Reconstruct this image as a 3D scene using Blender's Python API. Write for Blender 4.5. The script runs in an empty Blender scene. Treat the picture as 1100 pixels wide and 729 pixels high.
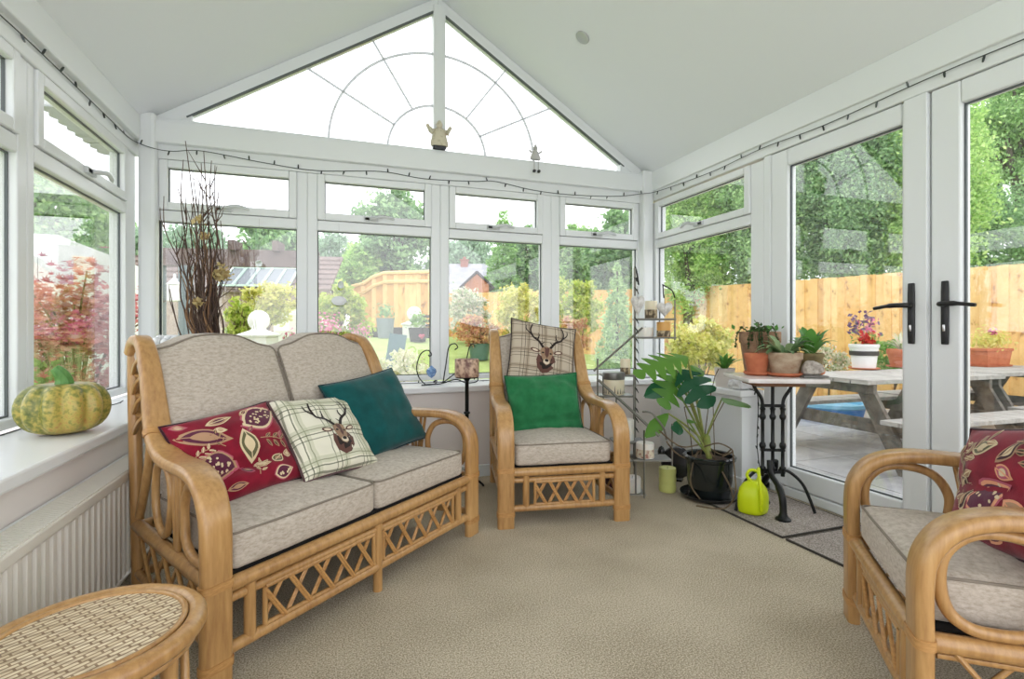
SKY=2.2; EXPO=0.30
import bpy, math, random
import numpy as np
from math import sin, cos, pi, sqrt, atan2, radians
from mathutils import Vector, Matrix, noise

random.seed(7)
rng = np.random.default_rng(11)
SC = bpy.context.scene
COL = SC.collection

# ------------------------------------------------------------------ camera numbers (1100 x 729 frame)
FPX, CX, HY, CH = 550.0, 550.0, 353.5, 0.95
YAW = math.atan(192 / 550.0)
FWD = (sin(YAW), cos(YAW)); RGT = (cos(YAW), -sin(YAW))

def at(u, v, d):
    """room point seen at pixel (u, v) of the photograph, d metres away along the camera axis"""
    a = (u - CX) / FPX * d; b = -(v - HY) / FPX * d
    return Vector((FWD[0] * d + RGT[0] * a, FWD[1] * d + RGT[1] * a, CH + b))

def flo(u, v, z=0.0):
    d = FPX * (CH - z) / (v - HY)
    return at(u, v, d)

# ------------------------------------------------------------------ mesh builder
class MB:
    def __init__(self):
        self.v = []; self.f = []; self.m = []; self.mi = 0
    def add(self, verts, faces):
        o = len(self.v)
        self.v.extend([tuple(p) for p in verts])
        for f in faces:
            self.f.append(tuple(i + o for i in f)); self.m.append(self.mi)
        return self
    def box(self, x0, x1, y0, y1, z0, z1, M=None):
        p = [(x, y, z) for z in (z0, z1) for y in (y0, y1) for x in (x0, x1)]
        if M is not None: p = [M @ Vector(q) for q in p]
        return self.add(p, [(0, 2, 3, 1), (4, 5, 7, 6), (0, 1, 5, 4), (2, 6, 7, 3), (0, 4, 6, 2), (1, 3, 7, 5)])
    def bar(self, a, b, w, t, up=(0, 0, 1)):
        """rectangular bar from a to b: w across, t along up"""
        a = Vector(a); b = Vector(b); d = (b - a); L = d.length; d.normalize()
        up = Vector(up)
        s = d.cross(up)
        if s.length < 1e-5: s = d.cross(Vector((1, 0, 0)))
        s.normalize(); n = s.cross(d)
        M = Matrix((( d.x, s.x, n.x, a.x), (d.y, s.y, n.y, a.y), (d.z, s.z, n.z, a.z), (0, 0, 0, 1)))
        return self.box(0, L, -w / 2, w / 2, -t / 2, t / 2, M)
    def tube(self, path, r, n=8, closed=False, caps=True):
        P = [Vector(p) for p in path]
        k = len(P)
        rr = r if isinstance(r, (list, tuple)) else [r] * k
        T = []
        for i in range(k):
            if closed: t = P[(i + 1) % k] - P[i - 1]
            else: t = P[min(i + 1, k - 1)] - P[max(i - 1, 0)]
            if t.length < 1e-9: t = Vector((0, 0, 1))
            T.append(t.normalized())
        nrm = T[0].orthogonal().normalized()
        vs = []
        for i in range(k):
            nrm = nrm - T[i] * nrm.dot(T[i])
            if nrm.length < 1e-6: nrm = T[i].orthogonal()
            nrm.normalize(); b = T[i].cross(nrm)
            for j in range(n):
                a = 2 * pi * j / n
                vs.append(P[i] + (nrm * cos(a) + b * sin(a)) * rr[i])
        fs = []
        seg = k if closed else k - 1
        for i in range(seg):
            i2 = (i + 1) % k
            for j in range(n):
                j2 = (j + 1) % n
                fs.append((i * n + j, i * n + j2, i2 * n + j2, i2 * n + j))
        if caps and not closed:
            fs.append(tuple(range(n - 1, -1, -1))); fs.append(tuple((k - 1) * n + j for j in range(n)))
        return self.add(vs, fs)
    def sweep(self, path, prof, ref=(1, 0, 0), scale=None):
        """profile points (a, b): a along ref, b along the path normal"""
        P = [Vector(p) for p in path]; k = len(P); n = len(prof); ref = Vector(ref)
        vs = []
        for i in range(k):
            t = (P[min(i + 1, k - 1)] - P[max(i - 1, 0)]).normalized()
            a = (ref - t * ref.dot(t)).normalized(); b = a.cross(t)
            s = scale[i] if scale else 1.0
            for (pa, pb) in prof: vs.append(P[i] + a * pa * s + b * pb)
        fs = []
        for i in range(k - 1):
            for j in range(n):
                j2 = (j + 1) % n
                fs.append((i * n + j, i * n + j2, (i + 1) * n + j2, (i + 1) * n + j))
        fs.append(tuple(range(n - 1, -1, -1))); fs.append(tuple((k - 1) * n + j for j in range(n)))
        return self.add(vs, fs)
    def lathe(self, prof, n=20, c=(0, 0, 0), M=None, wob=None):
        vs = []; fs = []
        k = len(prof)
        for i, (r, z) in enumerate(prof):
            for j in range(n):
                a = 2 * pi * j / n
                rr = r * (wob(a, i / (k - 1)) if wob else 1)
                q = Vector((rr * cos(a), rr * sin(a), z))
                if M is not None: q = M @ q
                vs.append((q.x + c[0], q.y + c[1], q.z + c[2]))
        for i in range(k - 1):
            for j in range(n):
                j2 = (j + 1) % n
                fs.append((i * n + j, i * n + j2, (i + 1) * n + j2, (i + 1) * n + j))
        fs.append(tuple(range(n - 1, -1, -1))); fs.append(tuple((k - 1) * n + j for j in range(n)))
        return self.add(vs, fs)
    def prism(self, poly, h, M=None):
        """poly in local xy extruded 0..h along z"""
        n = len(poly)
        vs = [Vector((x, y, 0)) for x, y in poly] + [Vector((x, y, h)) for x, y in poly]
        if M is not None: vs = [M @ q for q in vs]
        fs = [tuple(range(n - 1, -1, -1)), tuple(range(n, 2 * n))]
        for i in range(n):
            j = (i + 1) % n
            fs.append((i, j, n + j, n + i))
        return self.add(vs, fs)
    def ball(self, c, r, n=12, sc=(1, 1, 1), M=None):
        k = max(5, n // 2 + 1)
        prof = [(max(1e-4, sin(pi * i / (k - 1))) * r, -cos(pi * i / (k - 1)) * r) for i in range(k)]
        S = Matrix.Diagonal((sc[0], sc[1], sc[2], 1))
        if M is not None: S = M @ S
        return self.lathe(prof, n, c, S)
    def rbox(self, size, r, seg=8, c=(0, 0, 0), deform=None):
        """rounded box, grid on every face"""
        hx, hy, hz = size[0] / 2, size[1] / 2, size[2] / 2
        def mp(p):
            q = Vector((p[0] * hx, p[1] * hy, p[2] * hz))
            i = Vector((max(-hx + r, min(hx - r, q.x)), max(-hy + r, min(hy - r, q.y)), max(-hz + r, min(hz - r, q.z))))
            d = q - i
            if d.length > 1e-9: q = i + d.normalized() * r
            if deform: q = Vector(deform(q))
            return (q.x + c[0], q.y + c[1], q.z + c[2])
        g = []
        # denser near the borders
        for i in range(seg + 1):
            t = -1 + 2 * i / seg
            g.append(math.copysign(abs(t) ** 0.6, t))
        for ax in range(3):
            for s in (-1, 1):
                vs = []; fs = []
                for a in g:
                    for b in g:
                        p = [0, 0, 0]; p[ax] = s; p[(ax + 1) % 3] = a; p[(ax + 2) % 3] = b
                        vs.append(mp(p))
                n = seg + 1
                for i in range(seg):
                    for j in range(seg):
                        q = (i * n + j, (i + 1) * n + j, (i + 1) * n + j + 1, i * n + j + 1)
                        fs.append(q if s > 0 else q[::-1])
                self.add(vs, fs)
        return self
    def build(self, name, mats, parent=None, smooth=35, bevel=0, weld=False):
        me = bpy.data.meshes.new(name)
        me.from_pydata(self.v, [], self.f)
        if not isinstance(mats, (list, tuple)): mats = [mats]
        for m in mats: me.materials.append(m)
        if len(mats) > 1: me.polygons.foreach_set('material_index', self.m)
        if weld:
            import bmesh
            bm = bmesh.new(); bm.from_mesh(me); bmesh.ops.remove_doubles(bm, verts=bm.verts, dist=1e-5); bm.to_mesh(me); bm.free()
        if smooth:
            me.polygons.foreach_set('use_smooth', [True] * len(me.polygons))
            me.update()
            me.set_sharp_from_angle(angle=radians(smooth))
        o = bpy.data.objects.new(name, me); COL.objects.link(o)
        if parent is not None: o.parent = parent
        if bevel:
            b = o.modifiers.new('edge', 'BEVEL'); b.width = bevel; b.segments = 2; b.limit_method = 'ANGLE'; b.angle_limit = radians(50)
        return o

def catmull(pts, n=6, closed=False):
    P = [Vector(p) for p in pts]; out = []
    k = len(P)
    for i in range(k if closed else k - 1):
        if closed: p0, p1, p2, p3 = P[i - 1], P[i], P[(i + 1) % k], P[(i + 2) % k]
        else: p0, p1, p2, p3 = P[max(i - 1, 0)], P[i], P[i + 1], P[min(i + 2, k - 1)]
        for j in range(n):
            t = j / n
            out.append(0.5 * ((2 * p1) + (-p0 + p2) * t + (2 * p0 - 5 * p1 + 4 * p2 - p3) * t * t + (-p0 + 3 * p1 - 3 * p2 + p3) * t ** 3))
    if not closed: out.append(P[-1])
    return out

def arc(c, r, a0, a1, n, ax='xz'):
    out = []
    for i in range(n + 1):
        a = a0 + (a1 - a0) * i / n
        x, y = r * cos(a), r * sin(a)
        if ax == 'xz': out.append((c[0] + x, c[1], c[2] + y))
        elif ax == 'yz': out.append((c[0], c[1] + x, c[2] + y))
        else: out.append((c[0] + x, c[1] + y, c[2]))
    return out

def tag(o, label=None, cat=None, group=None, kind=None):
    if label: o['label'] = label
    if cat: o['category'] = cat
    if group: o['group'] = group
    if kind: o['kind'] = kind
    return o

def thing(name, label, cat, loc=(0, 0, 0), rz=0.0, group=None, kind=None):
    o = bpy.data.objects.new(name, None); COL.objects.link(o)
    o.empty_display_size = 0.1
    o.location = loc; o.rotation_euler = (0, 0, rz)
    return tag(o, label, cat, group, kind)

def struct(name, label=None):
    o = bpy.data.objects.new(name, None); COL.objects.link(o)
    return tag(o, label or name.replace('_', ' '), None, None, 'structure')

def copy_tree(o, parent=None):
    c = o.copy(); COL.objects.link(c)
    c.parent = parent
    for ch in list(o.children): copy_tree(ch, c)
    return c

# ------------------------------------------------------------------ materials
def srgb(r, g, b):
    f = lambda c: (c / 255 / 12.92) if c / 255 <= 0.04045 else ((c / 255 + 0.055) / 1.055) ** 2.4
    return (f(r), f(g), f(b), 1)

class NT:
    def __init__(self, name):
        self.mat = bpy.data.materials.new(name); self.mat.use_nodes = True
        self.t = self.mat.node_tree; self.t.nodes.clear()
        self.out = self.t.nodes.new('ShaderNodeOutputMaterial')
    def n(self, kind, **kw):
        nd = self.t.nodes.new(kind)
        for k, v in kw.items():
            if k in nd.inputs: nd.inputs[k].default_value = v
            else: setattr(nd, k, v)
        return nd
    def l(self, a, b): self.t.links.new(a, b)
    def ramp(self, fac, stops, interp='LINEAR'):
        r = self.n('ShaderNodeValToRGB'); r.color_ramp.interpolation = interp
        e = r.color_ramp.elements
        while len(e) < len(stops): e.new(0.5)
        for el, (p, c) in zip(e, stops): el.position = p; el.color = c
        self.l(fac, r.inputs['Fac']); return r.outputs['Color']
    def coord(self, kind='Object', scale=(1, 1, 1)):
        tc = self.n('ShaderNodeTexCoord'); mp = self.n('ShaderNodeMapping'); mp.inputs['Scale'].default_value = scale
        self.l(tc.outputs[kind], mp.inputs['Vector']); return mp.outputs['Vector']

def pbr(name, col, rough=0.5, metal=0, spec=0.5, col2=None, scale=(20, 20, 20), detail=3, lo=0.35, hi=0.65, bump=0, bscale=None, sheen=0, coat=0, trans=0, sub=0):
    N = NT(name)
    b = N.n('ShaderNodeBsdfPrincipled')
    b.inputs['Base Color'].default_value = col; b.inputs['Roughness'].default_value = rough
    b.inputs['Metallic'].default_value = metal; b.inputs['Specular IOR Level'].default_value = spec
    if sheen: b.inputs['Sheen Weight'].default_value = sheen
    if coat: b.inputs['Coat Weight'].default_value = coat; b.inputs['Coat Roughness'].default_value = 0.12
    if trans: b.inputs['Transmission Weight'].default_value = trans
    if sub:
        b.inputs['Subsurface Weight'].default_value = sub; b.inputs['Subsurface Radius'].default_value = (0.02, 0.015, 0.01); b.inputs['Subsurface Scale'].default_value = 0.5
    N.l(b.outputs[0], N.out.inputs['Surface'])
    if col2 is not None:
        ns = N.n('ShaderNodeTexNoise', Scale=1.0, Detail=detail, Roughness=0.6)
        N.l(N.coord('Object', scale), ns.inputs['Vector'])
        N.l(N.ramp(ns.outputs['Fac'], [(lo, col), (hi, col2)]), b.inputs['Base Color'])
    if bump:
        nb = N.n('ShaderNodeTexNoise', Scale=1.0, Detail=3.0)
        N.l(N.coord('Object', bscale or scale), nb.inputs['Vector'])
        bp = N.n('ShaderNodeBump', Strength=bump, Distance=0.003)
        N.l(nb.outputs['Fac'], bp.inputs['Height']); N.l(bp.outputs[0], b.inputs['Normal'])
    N.b = b
    return N.mat

def leafmat(name, stops, transl=0.5, rough=0.5):
    """leaf colour varies from leaf to leaf"""
    N = NT(name)
    g = N.n('ShaderNodeNewGeometry')
    c = N.ramp(g.outputs['Random Per Island'], [(i / max(1, len(stops) - 1), srgb(*s)) for i, s in enumerate(stops)])
    d = N.n('ShaderNodeBsdfPrincipled', Roughness=rough); d.inputs['Specular IOR Level'].default_value = 0.25
    t = N.n('ShaderNodeBsdfTranslucent'); m = N.n('ShaderNodeMixShader', Fac=transl)
    N.l(c, d.inputs['Base Color']); N.l(c, t.inputs['Color'])
    N.l(d.outputs[0], m.inputs[1]); N.l(t.outputs[0], m.inputs[2]); N.l(m.outputs[0], N.out.inputs['Surface'])
    return N.mat

M = {}
M['upvc'] = pbr('white_upvc', srgb(226, 229, 230), 0.28)
M['upvc_grey'] = pbr('gasket_grey', srgb(90, 96, 98), 0.5)
M['wall'] = pbr('painted_plaster', srgb(226, 219, 215), 0.75, bump=0.05, scale=(60, 60, 60))
M['ceiling'] = pbr('ceiling_paint', srgb(229, 232, 235), 0.9)
M['sill'] = pbr('white_sill', srgb(236, 238, 240), 0.25)
M['rad'] = pbr('radiator_enamel', srgb(226, 222, 212), 0.35)
def mat_bar():
    N = NT('white_glazing_bar'); d = N.n('ShaderNodeBsdfDiffuse'); t = N.n('ShaderNodeBsdfTransparent'); m = N.n('ShaderNodeMixShader', Fac=0.36)
    d.inputs['Color'].default_value = srgb(222, 224, 226); t.inputs['Color'].default_value = srgb(236, 237, 240)
    N.l(d.outputs[0], m.inputs[1]); N.l(t.outputs[0], m.inputs[2]); N.l(m.outputs[0], N.out.inputs['Surface']); return N.mat
M['lead'] = mat_bar()
M['black_iron'] = pbr('black_iron', srgb(15, 18, 18), 0.42, spec=0.35)
M['handle_black'] = pbr('black_handle', srgb(20, 20, 21), 0.35)
M['latch'] = pbr('satin_white_metal', srgb(196, 199, 200), 0.3)
M['bezel'] = pbr('brushed_chrome', srgb(186, 188, 190), 0.35, metal=0.5)
M['chrome'] = pbr('chrome', srgb(200, 200, 200), 0.2, metal=1)
M['steel'] = pbr('brushed_steel', srgb(140, 141, 140), 0.35, metal=0.9)
M['pewter'] = pbr('pewter_wire', srgb(128, 126, 118), 0.45, metal=0.5)
M['wire'] = pbr('dark_green_wire', srgb(38, 46, 44), 0.5)
M['bulb'] = pbr('clear_bulb', srgb(90, 96, 96), 0.25)

def mat_rattan():
    N = NT('honey_rattan')
    b = N.n('ShaderNodeBsdfPrincipled', Roughness=0.32); b.inputs['Coat Weight'].default_value = 0.3; b.inputs['Coat Roughness'].default_value = 0.2
    ns = N.n('ShaderNodeTexNoise', Scale=1.0, Detail=4.0, Roughness=0.6)
    N.l(N.coord('Object', (70, 70, 9)), ns.inputs['Vector'])
    n2 = N.n('ShaderNodeTexNoise', Scale=2.5, Detail=1.0)
    N.l(N.coord('Object'), n2.inputs['Vector'])
    mx = N.n('ShaderNodeMix'); mx.data_type = 'FLOAT'; mx.inputs[0].default_value = 0.45
    N.l(ns.outputs['Fac'], mx.inputs[2]); N.l(n2.outputs['Fac'], mx.inputs[3])
    c = N.ramp(mx.outputs[0], [(0.3, srgb(146, 104, 60)), (0.5, srgb(178, 136, 84)), (0.7, srgb(198, 158, 104))])
    N.l(c, b.inputs['Base Color']); N.l(b.outputs[0], N.out.inputs['Surface'])
    return N.mat
M['rattan'] = mat_rattan()
M['rattan_dark'] = pbr('rattan_binding', srgb(168, 122, 70), 0.45, col2=srgb(192, 146, 90), scale=(40, 40, 160))

def mat_upholstery(name, c1, c2, c3):
    N = NT(name)
    b = N.n('ShaderNodeBsdfPrincipled', Roughness=0.95); b.inputs['Specular IOR Level'].default_value = 0.1; b.inputs['Sheen Weight'].default_value = 0.15
    ns = N.n('ShaderNodeTexNoise', Scale=1.0, Detail=4.0, Roughness=0.7)
    N.l(N.coord('Object', (60, 60, 150)), ns.inputs['Vector'])
    c = N.ramp(ns.outputs['Fac'], [(0.32, c1), (0.5, c2), (0.66, c3)])
    N.l(c, b.inputs['Base Color'])
    nb = N.n('ShaderNodeTexNoise', Scale=420.0, Detail=2.0); N.l(N.coord('Object'), nb.inputs['Vector'])
    bp = N.n('ShaderNodeBump', Strength=0.25, Distance=0.002); N.l(nb.outputs['Fac'], bp.inputs['Height']); N.l(bp.outputs[0], b.inputs['Normal'])
    N.l(b.outputs[0], N.out.inputs['Surface']); return N.mat
M['uphol'] = mat_upholstery('oatmeal_chenille', srgb(164, 152, 138), srgb(184, 173, 160), srgb(198, 188, 176))
M['piping'] = pbr('taupe_piping', srgb(132, 122, 110), 0.9)
M['webbing'] = pbr('black_webbing', srgb(22, 21, 20), 0.9)

def mat_carpet(name, c1, c2, sc=260, ssc=3.0, c3=None):
    N = NT(name)
    b = N.n('ShaderNodeBsdfPrincipled', Roughness=1.0); b.inputs['Specular IOR Level'].default_value = 0.05
    n1 = N.n('ShaderNodeTexNoise', Scale=sc, Detail=3.0, Roughness=0.7); n2 = N.n('ShaderNodeTexNoise', Scale=ssc, Detail=2.0)
    co = N.coord('Object'); N.l(co, n1.inputs['Vector']); N.l(co, n2.inputs['Vector'])
    mx = N.n('ShaderNodeMix'); mx.data_type = 'FLOAT'; mx.inputs[0].default_value = 0.14
    N.l(n1.outputs['Fac'], mx.inputs[2]); N.l(n2.outputs['Fac'], mx.inputs[3])
    N.l(N.ramp(mx.outputs[0], [(0.40, c1), (0.60, c2)]), b.inputs['Base Color'])
    bp = N.n('ShaderNodeBump', Strength=0.6, Distance=0.006); N.l(n1.outputs['Fac'], bp.inputs['Height']); N.l(bp.outputs[0], b.inputs['Normal'])
    N.l(b.outputs[0], N.out.inputs['Surface']); return N.mat
M['carpet'] = mat_carpet('beige_carpet', srgb(138, 126, 106), srgb(214, 202, 180), 210)
M['mat'] = mat_carpet('grey_mat', srgb(120, 112, 106), srgb(190, 180, 172), 190)
M['mat_edge'] = pbr('mat_edge', srgb(62, 58, 54), 0.9)

def mat_glass():
    N = NT('window_glass')
    tr = N.n('ShaderNodeBsdfTransparent'); tr.inputs['Color'].default_value = (0.965, 0.968, 0.970, 1)
    gl = N.n('ShaderNodeBsdfGlossy', Roughness=0.0)
    lw = N.n('ShaderNodeLayerWeight', Blend=0.5)
    pw = N.n('ShaderNodeMath', operation='POWER'); N.l(lw.outputs['Facing'], pw.inputs[0]); pw.inputs[1].default_value = 4.0
    ma = N.n('ShaderNodeMath', operation='MULTIPLY_ADD'); N.l(pw.outputs[0], ma.inputs[0]); ma.inputs[1].default_value = 0.91; ma.inputs[2].default_value = 0.085
    m = N.n('ShaderNodeMixShader')
    N.l(ma.outputs[0], m.inputs['Fac']); N.l(tr.outputs[0], m.inputs[1]); N.l(gl.outputs[0], m.inputs[2])
    N.l(m.outputs[0], N.out.inputs['Surface']); return N.mat
M['glass'] = mat_glass()

def fabric(name, col, rough=0.85, col2=None, sheen=0.2, bump=0.2):
    return pbr(name, srgb(*col), rough, spec=0.15, col2=srgb(*col2) if col2 else None, scale=(14, 14, 14), sheen=sheen, bump=bump, bscale=(380, 380, 380))
M['teal'] = fabric('teal_cotton', (6, 66, 66), col2=(10, 80, 80))
M['teal_edge'] = fabric('teal_edge', (8, 44, 48))
M['green'] = fabric('green_cotton', (34, 104, 62), col2=(44, 120, 74))
M['green_edge'] = fabric('green_edge', (14, 78, 46))
M['red'] = fabric('crimson_cotton', (112, 14, 36), col2=(138, 20, 44))
M['plum'] = fabric('plum_back', (92, 66, 68))
for k, c in dict(p_cream=(216, 196, 160), p_tan=(176, 138, 108), p_plum=(92, 40, 62), p_pink=(178, 84, 104), p_olive=(98, 94, 66), p_dark=(58, 22, 32), p_peach=(224, 160, 124)).items():
    M[k] = fabric('print_' + k[2:], c)
for k, c in dict(s_dark=(44, 36, 34), s_brown=(96, 66, 58), s_fawn=(150, 122, 98), s_light=(214, 200, 178)).items():
    M[k] = fabric('stag_' + k[2:], c)

def mat_tartan(name, base, dark, mid, cell=0.125):
    N = NT(name)
    b = N.n('ShaderNodeBsdfPrincipled', Roughness=0.9); b.inputs['Specular IOR Level'].default_value = 0.1
    tc = N.n('ShaderNodeTexCoord'); sp = N.n('ShaderNodeSeparateXYZ'); N.l(tc.outputs['Object'], sp.inputs[0])
    def band(sock, off, w, per):
        a = N.n('ShaderNodeMath', operation='ADD'); N.l(sock, a.inputs[0]); a.inputs[1].default_value = off + 10 * per
        m = N.n('ShaderNodeMath', operation='MODULO'); N.l(a.outputs[0], m.inputs[0]); m.inputs[1].default_value = per
        l = N.n('ShaderNodeMath', operation='LESS_THAN'); N.l(m.outputs[0], l.inputs[0]); l.inputs[1].default_value = w
        return l.outputs[0]
    col = None
    cur = N.n('ShaderNodeRGB'); cur.outputs[0].default_value = base; col = cur.outputs[0]
    for ax in ('X', 'Z'):
        for off, w, c, f in ((0.0, cell * 0.034, dark, 0.85), (0.020, cell * 0.034, dark, 0.85), (0.040, cell * 0.034, dark, 0.7), (0.010, cell * 0.22, mid, 0.45)):
            mk = band(sp.outputs[ax], off, w, cell)
            mu = N.n('ShaderNodeMath', operation='MULTIPLY'); N.l(mk, mu.inputs[0]); mu.inputs[1].default_value = f
            mx = N.n('ShaderNodeMix'); mx.data_type = 'RGBA'
            N.l(mu.outputs[0], mx.inputs[0]); N.l(col, mx.inputs[6]); mx.inputs[7].default_value = c
            col = mx.outputs[2]
    N.l(col, b.inputs['Base Color']); N.l(b.outputs[0], N.out.inputs['Surface']); return N.mat
M['tartan'] = mat_tartan('cream_green_check', srgb(222, 218, 200), srgb(92, 96, 76), srgb(176, 178, 150), 0.125)
M['tartan2'] = mat_tartan('beige_brown_check', srgb(188, 175, 156), srgb(60, 50, 42), srgb(140, 124, 104), 0.10)

# plants and pots
M['l_tree'] = leafmat('tree_leaves', [(129, 166, 111), (160, 197, 135), (186, 219, 153), (215, 241, 177)])
M['l_dark'] = leafmat('dark_tree_leaves', [(113, 149, 107), (140, 177, 127), (166, 201, 146), (193, 223, 166)])
M['l_light'] = leafmat('light_tree_leaves', [(144, 179, 107), (173, 210, 127), (199, 232, 146), (226, 245, 171)])
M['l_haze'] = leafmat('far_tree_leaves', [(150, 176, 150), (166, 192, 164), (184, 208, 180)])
M['l_conifer'] = leafmat('conifer_leaves', [(138, 179, 111), (166, 206, 133), (193, 230, 153)])
M['l_yellow'] = leafmat('yellow_shrub_leaves', [(188, 194, 96), (216, 216, 116), (232, 226, 138), (242, 238, 166)])
M['l_lime'] = leafmat('lime_acer_leaves', [(158, 184, 76), (188, 206, 92), (210, 220, 112), (228, 230, 146)])
M['l_white'] = leafmat('variegated_leaves', [(150, 172, 120), (206, 216, 186), (236, 236, 220), (240, 220, 210)])
M['l_peach'] = leafmat('peach_acer_leaves', [(196, 142, 108), (222, 172, 136), (236, 196, 150), (206, 196, 130)])
M['l_red'] = leafmat('red_maple_leaves', [(150, 62, 76), (186, 92, 102), (210, 128, 128), (222, 164, 158), (186, 140, 148)])
M['l_green'] = leafmat('shrub_leaves', [(112, 154, 80), (138, 180, 98), (168, 202, 118)])
M['l_weep'] = leafmat('weeping_conifer_leaves', [(146, 180, 132), (172, 202, 148), (198, 224, 162), (214, 234, 176)])
M['l_pink'] = leafmat('pink_petals', [(208, 96, 140), (232, 140, 178), (240, 176, 200)])
M['l_redf'] = leafmat('red_petals', [(206, 44, 52), (228, 80, 78)])
M['l_purple'] = leafmat('purple_petals', [(96, 74, 110), (128, 106, 140)])
M['l_palef'] = leafmat('pale_flowers', [(232, 226, 190), (240, 236, 214), (196, 206, 140)])
M['l_mons'] = leafmat('monstera_leaf', [(92, 142, 62), (108, 156, 66)], 0.4, 0.3)
M['l_mons_dark'] = leafmat('monstera_leaf_dark', [(38, 84, 58), (46, 96, 64)], 0.15, 0.22)
M['l_hosta'] = leafmat('house_plant_leaves', [(72, 124, 52), (96, 150, 70), (120, 168, 86)], 0.3, 0.35)
M['l_sage'] = leafmat('drooping_leaves', [(98, 132, 84), (122, 150, 104), (150, 166, 116), (166, 150, 106)], 0.25)
M['l_succ'] = leafmat('trailing_leaves', [(52, 84, 50), (74, 108, 62), (96, 80, 58)], 0.15)
M['stem'] = pbr('green_stem', srgb(112, 134, 62), 0.5, col2=srgb(150, 150, 80), scale=(20, 20, 20))
M['stem_brown'] = pbr('brown_stem', srgb(84, 68, 50), 0.8, col2=srgb(116, 98, 72), scale=(30, 30, 30))
M['bark'] = pbr('bark', srgb(70, 62, 52), 0.9, col2=srgb(104, 94, 80), scale=(8, 8, 3), bump=0.4)
M['twig'] = pbr('dark_twig', srgb(62, 46, 40), 0.8, col2=srgb(96, 74, 62), scale=(30, 30, 8))
M['twig_tan'] = pbr('tan_twig', srgb(140, 106, 76), 0.8, col2=srgb(112, 82, 58), scale=(30, 30, 8))
M['dried'] = leafmat('dried_petals', [(206, 186, 132), (222, 204, 156), (176, 150, 100)])
M['terra'] = pbr('terracotta', srgb(176, 98, 66), 0.8, col2=srgb(194, 118, 82), scale=(12, 12, 12))
M['terra_old'] = pbr('aged_terracotta', srgb(150, 122, 98), 0.85, col2=srgb(186, 168, 144), scale=(14, 14, 22), detail=5)
M['terra_brown'] = pbr('brown_weathered_terracotta', srgb(128, 96, 72), 0.85, col2=srgb(166, 134, 106), scale=(14, 14, 22), detail=5)
M['olive_pot'] = pbr('olive_terracotta', srgb(104, 92, 60), 0.8, col2=srgb(140, 124, 84), scale=(12, 12, 16))
M['soil'] = pbr('soil', srgb(58, 46, 38), 1.0, col2=srgb(92, 76, 62), scale=(90, 90, 90), bump=0.8)
M['gravel'] = pbr('pale_gravel', srgb(196, 180, 164), 0.9, col2=srgb(222, 208, 196), scale=(110, 110, 110), bump=0.8)
M['glaze_dark'] = pbr('dark_green_glaze', srgb(16, 24, 26), 0.18, col2=srgb(34, 42, 36), scale=(60, 60, 14), lo=0.5, hi=0.75, coat=0.4)
M['pot_white'] = pbr('white_ceramic', srgb(218, 210, 204), 0.4)
M['pot_white_out'] = pbr('white_planter', srgb(232, 232, 230), 0.4)
M['dark_band'] = pbr('charcoal_band', srgb(52, 52, 54), 0.5)
M['pot_green'] = pbr('green_glazed_pot', srgb(74, 110, 98), 0.4)
M['rock'] = pbr('grey_rock', srgb(140, 130, 122), 0.95, col2=srgb(190, 182, 172), scale=(50, 50, 50), bump=0.9)
M['slate'] = pbr('slate', srgb(110, 108, 104), 0.7)
M['marble'] = pbr('pale_marble', srgb(214, 206, 202), 0.25, col2=srgb(232, 228, 226), scale=(10, 10, 10), detail=5)
M['wood_under'] = pbr('table_batten', srgb(128, 88, 60), 0.6)
M['lime'] = pbr('lime_plastic', srgb(204, 222, 22), 0.35, spec=0.4, sub=0.2)
M['wax_cream'] = pbr('cream_wax', srgb(236, 226, 200), 0.45, sub=0.3)
M['wax_white'] = pbr('white_wax', srgb(238, 234, 226), 0.45, sub=0.3)
M['wax_amber'] = pbr('amber_wax', srgb(222, 170, 92), 0.45, sub=0.3)
M['wax_lime'] = pbr('lime_wax', srgb(196, 200, 120), 0.5, sub=0.2)
M['wax_lime_dark'] = pbr('lime_wax_band', srgb(160, 164, 84), 0.5)
M['wax_botanic'] = pbr('botanical_band', srgb(96, 82, 62), 0.7, col2=srgb(190, 172, 140), scale=(40, 40, 24), lo=0.45, hi=0.58)
M['wax_print'] = pbr('printed_candle_band', srgb(170, 120, 104), 0.6, col2=srgb(222, 212, 190), scale=(44, 44, 30), lo=0.42, hi=0.52)
M['wax_pebble'] = pbr('mottled_candle', srgb(112, 76, 66), 0.5, col2=srgb(206, 176, 150), scale=(34, 34, 30), lo=0.38, hi=0.62, detail=2)
M['wick'] = pbr('wick', srgb(40, 34, 30), 0.9)
M['heart_grey'] = pbr('whitewashed_heart', srgb(190, 186, 180), 0.8, col2=srgb(222, 220, 216), scale=(40, 40, 40))
M['black_gloss'] = pbr('black_gloss', srgb(18, 19, 22), 0.25, coat=0.3)
M['foil'] = pbr('crinkled_white_wrap', srgb(226, 226, 228), 0.4)
M['blue_gem'] = pbr('blue_glass', srgb(70, 108, 168), 0.15, col2=srgb(140, 176, 214), scale=(60, 60, 60))
M['bead'] = pbr('white_bead', srgb(228, 230, 232), 0.25)
M['ceramic_cream'] = pbr('cream_figurine', srgb(206, 198, 176), 0.6, col2=srgb(168, 158, 130), scale=(40, 40, 40), lo=0.55, hi=0.75)
M['grey_felt'] = pbr('grey_figurine', srgb(188, 186, 184), 0.8)
M['charcoal'] = pbr('charcoal', srgb(58, 60, 66), 0.6)
M['pumpkin_stem'] = pbr('pumpkin_stem', srgb(78, 128, 62), 0.6, col2=srgb(104, 152, 84), scale=(60, 60, 10))

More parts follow.
